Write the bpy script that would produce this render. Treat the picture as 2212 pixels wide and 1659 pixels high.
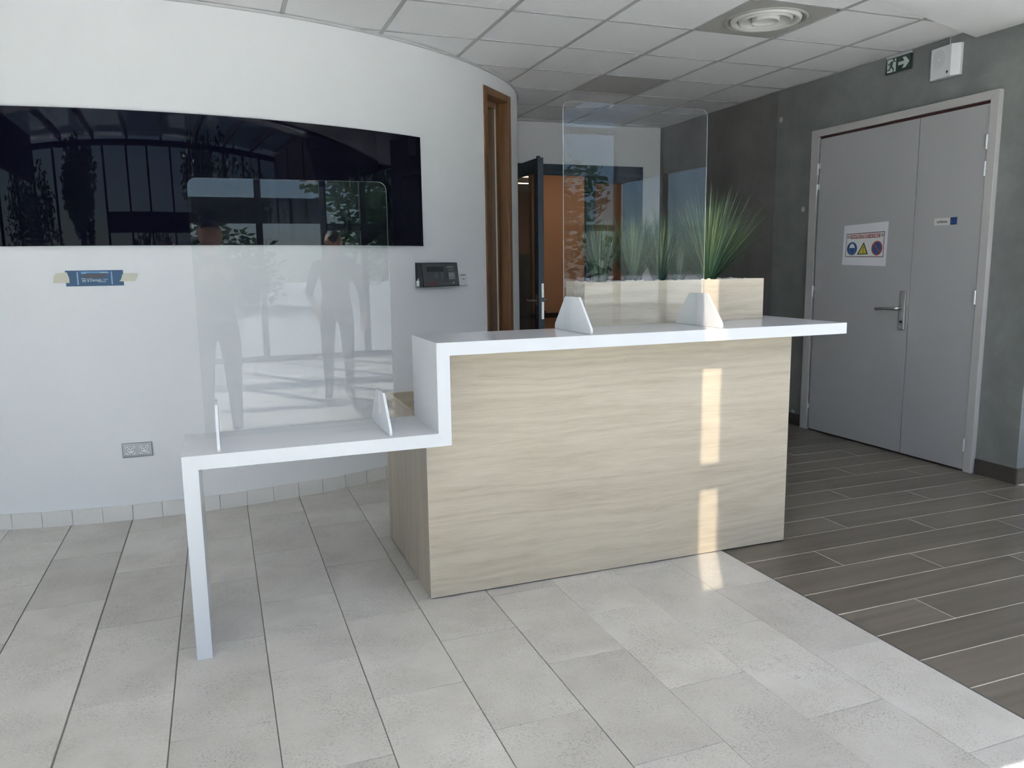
import bpy, bmesh, math, random
from mathutils import Vector, Matrix
random.seed(7)
for o in list(bpy.data.objects):
    bpy.data.objects.remove(o, do_unlink=True)
SC = bpy.context.scene
COL = SC.collection
R = math.radians

# ------------------------------------------------------------------ camera
yaw, pitch, roll = R(20.52504426), R(8.75741089), R(-0.81135152)
F = Vector((math.sin(yaw)*math.cos(pitch), math.cos(yaw)*math.cos(pitch), -math.sin(pitch)))
Rr = Vector((math.cos(yaw), -math.sin(yaw), 0))
U = Rr.cross(F)
R_ = math.cos(roll)*Rr + math.sin(roll)*U
U_ = -math.sin(roll)*Rr + math.cos(roll)*U
cd = bpy.data.cameras.new('camera')
cd.sensor_width = 36.0
cd.sensor_fit = 'HORIZONTAL'
cd.lens = 1683.4074 / 2212 * 36.0
cd.clip_start = 0.02
cam = bpy.data.objects.new('camera', cd)
COL.objects.link(cam)
cam.matrix_world = Matrix(((R_.x, U_.x, -F.x, 0), (R_.y, U_.y, -F.y, 0), (R_.z, U_.z, -F.z, 1.38572), (0, 0, 0, 1)))
SC.camera = cam

# ------------------------------------------------------------------ sky, sun, exposure
SUN_EL, TAN_AZ = R(36.0), 0.6
wd = bpy.data.worlds.new('sky')
SC.world = wd
wd.use_nodes = True
wn = wd.node_tree
wn.nodes.clear()
sky = wn.nodes.new('ShaderNodeTexSky')
sky.sky_type = 'NISHITA'
sky.sun_disc = False
sky.sun_elevation = SUN_EL
sky.sun_rotation = R(211)
sky.dust_density = 0.5
hs = wn.nodes.new('ShaderNodeHueSaturation')
hs.inputs['Saturation'].default_value = 0.8
bg = wn.nodes.new('ShaderNodeBackground')
bg.inputs['Strength'].default_value = 0.20
wo = wn.nodes.new('ShaderNodeOutputWorld')
wb = wn.nodes.new('ShaderNodeMix')            # the camera's white balance: a clear blue sky
wb.data_type = 'RGBA'
wb.blend_type = 'MULTIPLY'
wb.inputs['Factor'].default_value = 1.0
wb.inputs['B'].default_value = (0.78, 0.94, 1.26, 1)
wn.links.new(sky.outputs[0], hs.inputs['Color'])
wn.links.new(hs.outputs[0], wb.inputs['A'])
wn.links.new(wb.outputs['Result'], bg.inputs[0])
wn.links.new(bg.outputs[0], wo.inputs[0])
ld = bpy.data.lights.new('sun', 'SUN')
ld.energy = 37.0
ld.color = (0.96, 0.955, 1.0)
ld.angle = R(0.25)
sun = bpy.data.objects.new('sun', ld)
COL.objects.link(sun)
az = math.atan(TAN_AZ)
sd = Vector((math.sin(az)*math.cos(SUN_EL), math.cos(az)*math.cos(SUN_EL), -math.sin(SUN_EL)))
sun.rotation_euler = sd.to_track_quat('-Z', 'Y').to_euler()
sun.location = (-6, -10, 12)
vs = SC.view_settings
vs.view_transform = 'Standard'
vs.look = 'None'
vs.gamma = 1.0
vs.use_curve_mapping = False
vs.exposure = 0.03
SC.cycles.use_denoising = True
SC.cycles.max_bounces = 6
SC.cycles.diffuse_bounces = 4
SC.cycles.glossy_bounces = 3
SC.cycles.transparent_max_bounces = 12
SC.cycles.use_adaptive_sampling = True
SC.cycles.adaptive_threshold = 0.2
SC.cycles.adaptive_min_samples = 20
SC.cycles.use_light_tree = False
SC.cycles.sample_clamp_indirect = 8.0
SC.cycles.caustics_reflective = False
SC.cycles.caustics_refractive = False

# ------------------------------------------------------------------ materials
def base_mat(name):
    m = bpy.data.materials.new(name)
    m.use_nodes = True
    nt = m.node_tree
    return m, nt, nt.nodes['Principled BSDF']

def N(nt, t, **kw):
    n = nt.nodes.new(t)
    for k, v in kw.items():
        if k in n.inputs:
            n.inputs[k].default_value = v
        else:
            setattr(n, k, v)
    return n

def plain(name, col, rough=0.5, metal=0.0, spec=0.5, var=0.04, vscale=6.0, bump=0.0, bscale=200.0):
    """paint-like material: colour with a faint procedural mottle"""
    m, nt, b = base_mat(name)
    tc = N(nt, 'ShaderNodeTexCoord')
    nz = N(nt, 'ShaderNodeTexNoise', Scale=vscale, Detail=4.0)
    nt.links.new(tc.outputs['Object'], nz.inputs['Vector'])
    mr = N(nt, 'ShaderNodeMapRange')
    mr.inputs['To Min'].default_value = 1 - var
    mr.inputs['To Max'].default_value = 1 + var
    nt.links.new(nz.outputs['Fac'], mr.inputs['Value'])
    mx = N(nt, 'ShaderNodeVectorMath', operation='SCALE')
    mx.inputs[0].default_value = col[:3]
    nt.links.new(mr.outputs[0], mx.inputs['Scale'])
    nt.links.new(mx.outputs[0], b.inputs['Base Color'])
    b.inputs['Roughness'].default_value = rough
    b.inputs['Metallic'].default_value = metal
    b.inputs['Specular IOR Level'].default_value = spec
    if bump:
        n2 = N(nt, 'ShaderNodeTexNoise', Scale=bscale, Detail=2.0)
        nt.links.new(tc.outputs['Object'], n2.inputs['Vector'])
        bp = N(nt, 'ShaderNodeBump', Strength=bump, Distance=0.002)
        nt.links.new(n2.outputs['Fac'], bp.inputs['Height'])
        nt.links.new(bp.outputs[0], b.inputs['Normal'])
    return m

def emit_mat(name, col, strength):
    m, nt, b = base_mat(name)
    b.inputs['Base Color'].default_value = (*col, 1)
    b.inputs['Emission Color'].default_value = (*col, 1)
    b.inputs['Emission Strength'].default_value = strength
    return m

def ramp(nt, stops):
    r = N(nt, 'ShaderNodeValToRGB')
    els = r.color_ramp.elements
    while len(els) < len(stops):
        els.new(0.5)
    for e, (p, c) in zip(els, stops):
        e.position = p
        e.color = (*c, 1) if len(c) == 3 else c
    return r

def glass_mat(name, tint=(1, 1, 1), refl=1.0):
    """thin clear sheet: straight-through transmission plus mirror reflection by Fresnel"""
    m = bpy.data.materials.new(name)
    m.use_nodes = True
    nt = m.node_tree
    nt.nodes.clear()
    tr = N(nt, 'ShaderNodeBsdfTransparent')
    tr.inputs[0].default_value = (*tint, 1)
    gl = N(nt, 'ShaderNodeBsdfGlossy')
    gl.inputs['Roughness'].default_value = 0.0
    ge = N(nt, 'ShaderNodeNewGeometry')
    io = N(nt, 'ShaderNodeMapRange')
    io.inputs['To Min'].default_value = 1.5
    io.inputs['To Max'].default_value = 1/1.5
    nt.links.new(ge.outputs['Backfacing'], io.inputs['Value'])
    fr = N(nt, 'ShaderNodeFresnel')
    nt.links.new(io.outputs[0], fr.inputs['IOR'])
    mu = N(nt, 'ShaderNodeMath', operation='MULTIPLY')
    mu.inputs[1].default_value = refl
    nt.links.new(fr.outputs[0], mu.inputs[0])
    mx = N(nt, 'ShaderNodeMixShader')
    nt.links.new(mu.outputs[0], mx.inputs[0])
    nt.links.new(tr.outputs[0], mx.inputs[1])
    nt.links.new(gl.outputs[0], mx.inputs[2])
    out = N(nt, 'ShaderNodeOutputMaterial')
    nt.links.new(mx.outputs[0], out.inputs[0])
    return m

def stone_mat():
    m, nt, b = base_mat('limestone')
    tc = N(nt, 'ShaderNodeTexCoord')
    oi = N(nt, 'ShaderNodeObjectInfo')
    add = N(nt, 'ShaderNodeVectorMath', operation='ADD')
    sc = N(nt, 'ShaderNodeMath', operation='MULTIPLY')
    sc.inputs[1].default_value = 37.0
    nt.links.new(oi.outputs['Random'], sc.inputs[0])
    nt.links.new(tc.outputs['Object'], add.inputs[0])
    nt.links.new(sc.outputs[0], add.inputs[1])
    big = N(nt, 'ShaderNodeTexNoise', Scale=3.2, Detail=5.0, Roughness=0.6)
    nt.links.new(add.outputs[0], big.inputs['Vector'])
    r1 = ramp(nt, [(0.28, (0.475, 0.447, 0.405)), (0.5, (0.565, 0.535, 0.488)), (0.75, (0.64, 0.61, 0.565))])
    nt.links.new(big.outputs['Fac'], r1.inputs[0])
    # fine elongated speckles, denser in patches
    mp = N(nt, 'ShaderNodeMapping')
    mp.inputs['Scale'].default_value = (1.0, 2.2, 1.0)
    nt.links.new(add.outputs[0], mp.inputs['Vector'])
    sp = N(nt, 'ShaderNodeTexNoise', Scale=125.0, Detail=3.0, Roughness=0.65, Distortion=0.6)
    nt.links.new(mp.outputs[0], sp.inputs['Vector'])
    r2 = ramp(nt, [(0.36, (1, 1, 1)), (0.48, (0, 0, 0))])
    nt.links.new(sp.outputs['Fac'], r2.inputs[0])
    pt = N(nt, 'ShaderNodeTexNoise', Scale=5.5, Detail=3.0)
    nt.links.new(add.outputs[0], pt.inputs['Vector'])
    r3 = ramp(nt, [(0.38, (0.16, 0.16, 0.16)), (0.66, (0.80, 0.80, 0.80))])
    nt.links.new(pt.outputs['Fac'], r3.inputs[0])
    mm = N(nt, 'ShaderNodeMath', operation='MULTIPLY')
    nt.links.new(r2.outputs[0], mm.inputs[0])
    nt.links.new(r3.outputs[0], mm.inputs[1])
    mx = N(nt, 'ShaderNodeMix', data_type='RGBA')
    nt.links.new(mm.outputs[0], mx.inputs['Factor'])
    nt.links.new(r1.outputs[0], mx.inputs['A'])
    mx.inputs['B'].default_value = (0.20, 0.19, 0.17, 1)
    # tile to tile tone
    tv = N(nt, 'ShaderNodeMapRange')
    tv.inputs['To Min'].default_value = 0.87
    tv.inputs['To Max'].default_value = 1.06
    nt.links.new(oi.outputs['Random'], tv.inputs['Value'])
    vm = N(nt, 'ShaderNodeVectorMath', operation='SCALE')
    nt.links.new(mx.outputs['Result'], vm.inputs[0])
    nt.links.new(tv.outputs[0], vm.inputs['Scale'])
    # hairline cracks
    vo = N(nt, 'ShaderNodeTexVoronoi', Scale=1.1, feature='DISTANCE_TO_EDGE')
    wv = N(nt, 'ShaderNodeTexNoise', Scale=6.0, Detail=6.0)
    nt.links.new(add.outputs[0], wv.inputs['Vector'])
    wa = N(nt, 'ShaderNodeVectorMath', operation='MULTIPLY_ADD')
    wa.inputs[1].default_value = (0.35, 0.35, 0.35)
    nt.links.new(wv.outputs['Color'], wa.inputs[0])
    nt.links.new(add.outputs[0], wa.inputs[2])
    nt.links.new(wa.outputs[0], vo.inputs['Vector'])
    r4 = ramp(nt, [(0.0, (1, 1, 1)), (0.0014, (0, 0, 0))])
    nt.links.new(vo.outputs['Distance'], r4.inputs[0])
    pm = ramp(nt, [(0.60, (0, 0, 0)), (0.66, (0.5, 0.5, 0.5))])
    nt.links.new(big.outputs['Fac'], pm.inputs[0])
    cm = N(nt, 'ShaderNodeMath', operation='MULTIPLY')
    nt.links.new(r4.outputs[0], cm.inputs[0])
    nt.links.new(pm.outputs[0], cm.inputs[1])
    m2 = N(nt, 'ShaderNodeMix', data_type='RGBA')
    nt.links.new(cm.outputs[0], m2.inputs['Factor'])
    nt.links.new(vm.outputs[0], m2.inputs['A'])
    m2.inputs['B'].default_value = (0.16, 0.15, 0.14, 1)
    nt.links.new(m2.outputs['Result'], b.inputs['Base Color'])
    b.inputs['Roughness'].default_value = 0.34
    b.inputs['Specular IOR Level'].default_value = 0.5
    bp = N(nt, 'ShaderNodeBump', Strength=0.06, Distance=0.001)
    nt.links.new(sp.outputs['Fac'], bp.inputs['Height'])
    nt.links.new(bp.outputs[0], b.inputs['Normal'])
    return m

def wood_mat(name, stops, scale, rough, rand=True, rings=0.35, tone=(0.9, 1.1), spec=0.5, coat=0.0, warp=0.02, rfreq=26.0, rsc=0.16, coarse=0.45):
    """board grain that runs along the axis with the smallest scale"""
    m, nt, b = base_mat(name)
    tc = N(nt, 'ShaderNodeTexCoord')
    oi = N(nt, 'ShaderNodeObjectInfo')
    add = N(nt, 'ShaderNodeVectorMath', operation='ADD')
    sc = N(nt, 'ShaderNodeMath', operation='MULTIPLY')
    sc.inputs[1].default_value = 23.0 if rand else 0.0
    nt.links.new(oi.outputs['Random'], sc.inputs[0])
    nt.links.new(tc.outputs['Object'], add.inputs[0])
    nt.links.new(sc.outputs[0], add.inputs[1])
    wrp = N(nt, 'ShaderNodeTexNoise', Scale=1.5, Detail=2.0)
    nt.links.new(add.outputs[0], wrp.inputs['Vector'])
    wa = N(nt, 'ShaderNodeVectorMath', operation='MULTIPLY_ADD')
    wa.inputs[1].default_value = (warp, warp, warp)
    nt.links.new(wrp.outputs['Color'], wa.inputs[0])
    nt.links.new(add.outputs[0], wa.inputs[2])
    mp = N(nt, 'ShaderNodeMapping')
    mp.inputs['Scale'].default_value = scale
    nt.links.new(wa.outputs[0], mp.inputs['Vector'])
    g = N(nt, 'ShaderNodeTexNoise', Scale=1.0, Detail=9.0, Roughness=0.62, Distortion=0.25)
    nt.links.new(mp.outputs[0], g.inputs['Vector'])
    # cathedral rings
    mp2 = N(nt, 'ShaderNodeMapping')
    mp2.inputs['Scale'].default_value = tuple(s*rsc for s in scale)
    nt.links.new(wa.outputs[0], mp2.inputs['Vector'])
    g2 = N(nt, 'ShaderNodeTexNoise', Scale=1.0, Detail=2.0, Roughness=0.45)
    nt.links.new(mp2.outputs[0], g2.inputs['Vector'])
    rg = N(nt, 'ShaderNodeMath', operation='MULTIPLY')
    rg.inputs[1].default_value = rfreq
    nt.links.new(g2.outputs['Fac'], rg.inputs[0])
    fr = N(nt, 'ShaderNodeMath', operation='PINGPONG')
    fr.inputs[1].default_value = 1.0
    nt.links.new(rg.outputs[0], fr.inputs[0])
    mixf = N(nt, 'ShaderNodeMix', data_type='FLOAT')
    mixf.inputs['Factor'].default_value = rings
    mp3 = N(nt, 'ShaderNodeMapping')
    mp3.inputs['Scale'].default_value = tuple(q*0.30 for q in scale)
    nt.links.new(wa.outputs[0], mp3.inputs['Vector'])
    g3 = N(nt, 'ShaderNodeTexNoise', Scale=1.0, Detail=4.0, Roughness=0.55, Distortion=0.5)
    nt.links.new(mp3.outputs[0], g3.inputs['Vector'])
    av = N(nt, 'ShaderNodeMix', data_type='FLOAT')
    av.inputs['Factor'].default_value = coarse
    nt.links.new(g.outputs['Fac'], av.inputs['A'])
    nt.links.new(g3.outputs['Fac'], av.inputs['B'])
    nt.links.new(av.outputs['Result'], mixf.inputs['A'])
    nt.links.new(fr.outputs[0], mixf.inputs['B'])
    rp = ramp(nt, stops)
    nt.links.new(mixf.outputs['Result'], rp.inputs[0])
    tv = N(nt, 'ShaderNodeMapRange')
    tv.inputs['To Min'].default_value = tone[0]
    tv.inputs['To Max'].default_value = tone[1]
    nt.links.new(oi.outputs['Random'] if rand else g2.outputs['Fac'], tv.inputs['Value'])
    vm = N(nt, 'ShaderNodeVectorMath', operation='SCALE')
    nt.links.new(rp.outputs[0], vm.inputs[0])
    nt.links.new(tv.outputs[0], vm.inputs['Scale'])
    nt.links.new(vm.outputs[0], b.inputs['Base Color'])
    b.inputs['Roughness'].default_value = rough
    b.inputs['Specular IOR Level'].default_value = spec
    b.inputs['Coat Weight'].default_value = coat
    bp = N(nt, 'ShaderNodeBump', Strength=0.08, Distance=0.001)
    nt.links.new(g.outputs['Fac'], bp.inputs['Height'])
    nt.links.new(bp.outputs[0], b.inputs['Normal'])
    return m

def concrete_mat(name, c0, c1, c2):
    m, nt, b = base_mat(name)
    tc = N(nt, 'ShaderNodeTexCoord')
    n1 = N(nt, 'ShaderNodeTexNoise', Scale=1.7, Detail=9.0, Roughness=0.66, Distortion=0.2)
    nt.links.new(tc.outputs['Object'], n1.inputs['Vector'])
    r1 = ramp(nt, [(0.3, c0), (0.52, c1), (0.74, c2)])
    nt.links.new(n1.outputs['Fac'], r1.inputs[0])
    mp = N(nt, 'ShaderNodeMapping')
    mp.inputs['Scale'].default_value = (3, 2.2, 0.35)
    nt.links.new(tc.outputs['Object'], mp.inputs['Vector'])
    n2 = N(nt, 'ShaderNodeTexNoise', Scale=2.0, Detail=6.0)
    nt.links.new(mp.outputs[0], n2.inputs['Vector'])
    mr = N(nt, 'ShaderNodeMapRange')
    mr.inputs['To Min'].default_value = 0.88
    mr.inputs['To Max'].default_value = 1.10
    nt.links.new(n2.outputs['Fac'], mr.inputs['Value'])
    vm = N(nt, 'ShaderNodeVectorMath', operation='SCALE')
    nt.links.new(r1.outputs[0], vm.inputs[0])
    nt.links.new(mr.outputs[0], vm.inputs['Scale'])
    nt.links.new(vm.outputs[0], b.inputs['Base Color'])
    b.inputs['Roughness'].default_value = 0.55
    n3 = N(nt, 'ShaderNodeTexNoise', Scale=60.0, Detail=4.0)
    nt.links.new(tc.outputs['Object'], n3.inputs['Vector'])
    bp = N(nt, 'ShaderNodeBump', Strength=0.12, Distance=0.002)
    nt.links.new(n3.outputs['Fac'], bp.inputs['Height'])
    nt.links.new(bp.outputs[0], b.inputs['Normal'])
    return m

M = {}
M['wall'] = plain('white wall paint', (0.875, 0.875, 0.88), 0.55, var=0.012, vscale=2, bump=0.05, bscale=120)
M['white'] = plain('white plaster', (0.88, 0.88, 0.88), 0.6, var=0.01)
M['ctile'] = plain('ceiling tile', (0.93, 0.93, 0.935), 0.85, spec=0.2, var=0.02, vscale=30, bump=0.25, bscale=150)
M['cgrey'] = plain('grey ceiling grille', (0.50, 0.49, 0.48), 0.6, var=0.05, vscale=40)
M['cbar'] = plain('grid bar', (0.42, 0.42, 0.42), 0.5, var=0.02)
M['ctrim'] = plain('edge trim', (0.55, 0.55, 0.55), 0.5, var=0.02)
M['stone'] = stone_mat()
M['skirtstone'] = plain('pale skirting stone', (0.80, 0.77, 0.73), 0.5, var=0.06, vscale=14)
M['grout'] = plain('stone grout', (0.19, 0.18, 0.165), 0.8, var=0.2, vscale=30)
M['pgrout'] = plain('plank grout', (0.62, 0.57, 0.50), 0.8, var=0.1, vscale=30)
M['plank'] = wood_mat('brown plank tile', [(0.25, (0.076, 0.064, 0.049)), (0.5, (0.114, 0.098, 0.077)), (0.8, (0.157, 0.137, 0.110))], (1.6, 34, 34), 0.30, rings=0.22, rsc=0.12, rfreq=18.0, tone=(0.85, 1.12))
oak_stops = [(0.25, (0.375, 0.315, 0.235)), (0.43, (0.465, 0.402, 0.308)), (0.56, (0.515, 0.452, 0.35)), (0.75, (0.575, 0.51, 0.40))]
M['oak'] = wood_mat('pale oak laminate', oak_stops, (9.0, 120, 120), 0.42, rand=False, rings=0.15, tone=(0.93, 1.07), warp=0.05, rsc=0.030, rfreq=34.0, coarse=0.45)
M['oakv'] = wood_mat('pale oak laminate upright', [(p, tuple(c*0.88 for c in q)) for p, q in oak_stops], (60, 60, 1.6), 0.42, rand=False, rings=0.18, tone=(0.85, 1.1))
M['oakedge'] = plain('oak edge band', (0.62, 0.56, 0.45), 0.45)
M['solid'] = plain('white solid surface', (0.70, 0.712, 0.735), 0.16, var=0.005)
M['tv'] = plain('black glass', (0.003, 0.003, 0.008), 0.012, spec=0.15, var=0.0)
M['acr'] = glass_mat('clear acrylic', (0.985, 0.992, 0.99), 0.95)
M['glass'] = glass_mat('window glass', (0.93, 0.96, 0.95), 0.9)
M['tint'] = glass_mat('dark door glass', (0.62, 0.62, 0.60), 1.0)
M['slit'] = glass_mat('added slit glass', (0.38, 0.355, 0.305), 1.0)  # tint dims the sun through the added ceiling slit
M['frost'] = bpy.data.materials.new('added frosted glass')  # diffusing sheet of the added roof light panel
M['frost'].use_nodes = True
_nt = M['frost'].node_tree
_nt.nodes.clear()
_t = N(_nt, 'ShaderNodeBsdfTranslucent')
_t.inputs[0].default_value = (0.88, 0.89, 0.91, 1)
_o = N(_nt, 'ShaderNodeOutputMaterial')
_nt.links.new(_t.outputs[0], _o.inputs[0])
M['acredge'] = plain('acrylic edge', (0.75, 0.82, 0.82), 0.1)
M['foot'] = plain('white acrylic', (0.84, 0.86, 0.89), 0.18, var=0.005)
M['concrete'] = concrete_mat('grey concrete', (0.135, 0.145, 0.141), (0.185, 0.195, 0.19), (0.25, 0.26, 0.253))
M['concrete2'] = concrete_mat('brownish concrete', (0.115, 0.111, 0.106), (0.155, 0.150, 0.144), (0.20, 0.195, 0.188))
M['doorgrey'] = plain('grey laminate', (0.395, 0.395, 0.40), 0.38, var=0.03, vscale=90)
M['frame'] = plain('grey metal frame', (0.46, 0.45, 0.44), 0.35, var=0.02)
M['seal'] = plain('dark red seal', (0.045, 0.012, 0.012), 0.6)
M['steel'] = plain('brushed steel', (0.62, 0.60, 0.57), 0.28, metal=1.0, var=0.05, vscale=40)
M['zinc'] = plain('zinc hinge', (0.72, 0.72, 0.72), 0.3, metal=0.6)
M['skirt'] = plain('dark brown skirting', (0.058, 0.050, 0.042), 0.35, var=0.1, vscale=20)
M['navy'] = plain('dark blue door paint', (0.024, 0.040, 0.062), 0.35, var=0.03)
M['orange'] = plain('terracotta corridor wall', (0.54, 0.33, 0.215), 0.6, var=0.03)
M['dgrey'] = plain('dark corridor wall', (0.09, 0.085, 0.08), 0.6)
M['brown'] = wood_mat('varnished brown wood', [(0.25, (0.10, 0.046, 0.019)), (0.5, (0.17, 0.082, 0.034)), (0.8, (0.25, 0.13, 0.058))], (34, 34, 1.5), 0.35, rings=0.2)
M['dark'] = plain('black plastic', (0.018, 0.019, 0.022), 0.4)
M['panelgrey'] = plain('charcoal plastic', (0.055, 0.062, 0.07), 0.4)
M['lcd'] = plain('dull lcd', (0.022, 0.026, 0.022), 0.2)
M['btn'] = plain('grey print', (0.24, 0.25, 0.26), 0.5)
M['red'] = plain('red print', (0.16, 0.025, 0.03), 0.5)
M['wplast'] = plain('white plastic', (0.80, 0.81, 0.82), 0.35, var=0.01)
M['gplast'] = plain('silver grey plastic', (0.40, 0.42, 0.44), 0.35, var=0.02)
M['lplast'] = plain('light grey plastic', (0.55, 0.57, 0.59), 0.35, var=0.02)
M['hole'] = plain('black hole', (0.008, 0.008, 0.009), 0.6)
M['exitg'] = plain('exit sign green', (0.018, 0.05, 0.042), 0.25)
M['exitw'] = plain('exit sign white', (0.62, 0.68, 0.64), 0.4)
M['paper'] = plain('white paper', (0.76, 0.76, 0.80), 0.6, var=0.02)
M['paperin'] = plain('printed panel paper', (0.74, 0.75, 0.74), 0.6, var=0.02)
M['pblue'] = plain('sign blue', (0.02, 0.075, 0.22), 0.5)
M['pred'] = plain('sign red', (0.30, 0.05, 0.05), 0.5)
M['pdred'] = plain('sign dark red border', (0.10, 0.02, 0.035), 0.5)
M['pyel'] = plain('sign yellow', (0.58, 0.50, 0.05), 0.5)
M['pblk'] = plain('print black', (0.012, 0.012, 0.012), 0.5)
M['dblue'] = plain('plate blue', (0.008, 0.022, 0.12), 0.4)
M['alu'] = plain('satin aluminium', (0.62, 0.61, 0.58), 0.4, metal=0.1)
M['posterb'] = plain('poster blue', (0.014, 0.070, 0.155), 0.5, var=0.08)
M['posterl'] = plain('poster pale blue', (0.26, 0.36, 0.58), 0.5)
M['posterc'] = plain('poster sky blue', (0.10, 0.28, 0.50), 0.5)
M['posterd'] = plain('poster dark brown', (0.055, 0.045, 0.06), 0.5)
M['postert'] = plain('poster pale print', (0.42, 0.50, 0.52), 0.5)
M['tape'] = plain('masking tape', (0.62, 0.60, 0.50), 0.6, var=0.05)
M['pebble'] = plain('white pebble', (0.68, 0.66, 0.62), 0.6, var=0.08, vscale=30)
M['soil'] = plain('dark soil', (0.03, 0.026, 0.02), 0.9, var=0.3, vscale=60)
M['diff'] = plain('diffuser metal', (0.40, 0.40, 0.375), 0.4, var=0.03)
M['diffr'] = plain('diffuser ring', (0.66, 0.66, 0.63), 0.4, var=0.03)
M['rear'] = plain('window frame anthracite', (0.02, 0.021, 0.023), 0.4)
M['pave'] = plain('pale paving', (0.64, 0.63, 0.61), 0.8, var=0.1, vscale=0.6)
M['leaf'] = plain('tree leaves', (0.045, 0.105, 0.022), 0.5, var=0.4, vscale=1.2)
M['bark'] = plain('bark', (0.10, 0.075, 0.05), 0.8, var=0.2)
M['bldg'] = plain('dark cladding', (0.10, 0.095, 0.09), 0.6)
M['skin'] = plain('skin', (0.55, 0.34, 0.26), 0.5)
M['hair'] = plain('dark hair', (0.03, 0.022, 0.016), 0.5)
M['jacket'] = plain('grey top', (0.20, 0.20, 0.215), 0.8)
M['navycloth'] = plain('dark top', (0.025, 0.028, 0.04), 0.8)
M['trouser'] = plain('dark trousers', (0.022, 0.023, 0.03), 0.8)
M['shoe'] = plain('dark shoes', (0.015, 0.014, 0.014), 0.5)

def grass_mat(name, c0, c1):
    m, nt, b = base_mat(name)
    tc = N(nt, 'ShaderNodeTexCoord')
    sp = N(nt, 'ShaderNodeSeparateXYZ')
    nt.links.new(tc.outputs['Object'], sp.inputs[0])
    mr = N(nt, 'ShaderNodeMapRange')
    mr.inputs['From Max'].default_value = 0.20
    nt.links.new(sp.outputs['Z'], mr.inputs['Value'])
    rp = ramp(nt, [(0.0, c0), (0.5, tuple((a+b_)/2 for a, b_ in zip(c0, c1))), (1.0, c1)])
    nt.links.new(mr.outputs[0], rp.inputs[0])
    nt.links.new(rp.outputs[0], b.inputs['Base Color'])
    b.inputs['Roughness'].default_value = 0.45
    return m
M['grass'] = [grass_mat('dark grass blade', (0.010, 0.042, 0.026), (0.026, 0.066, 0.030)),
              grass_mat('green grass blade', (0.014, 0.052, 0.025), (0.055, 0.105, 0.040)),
              grass_mat('olive grass blade', (0.035, 0.070, 0.026), (0.20, 0.215, 0.095))]

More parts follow.
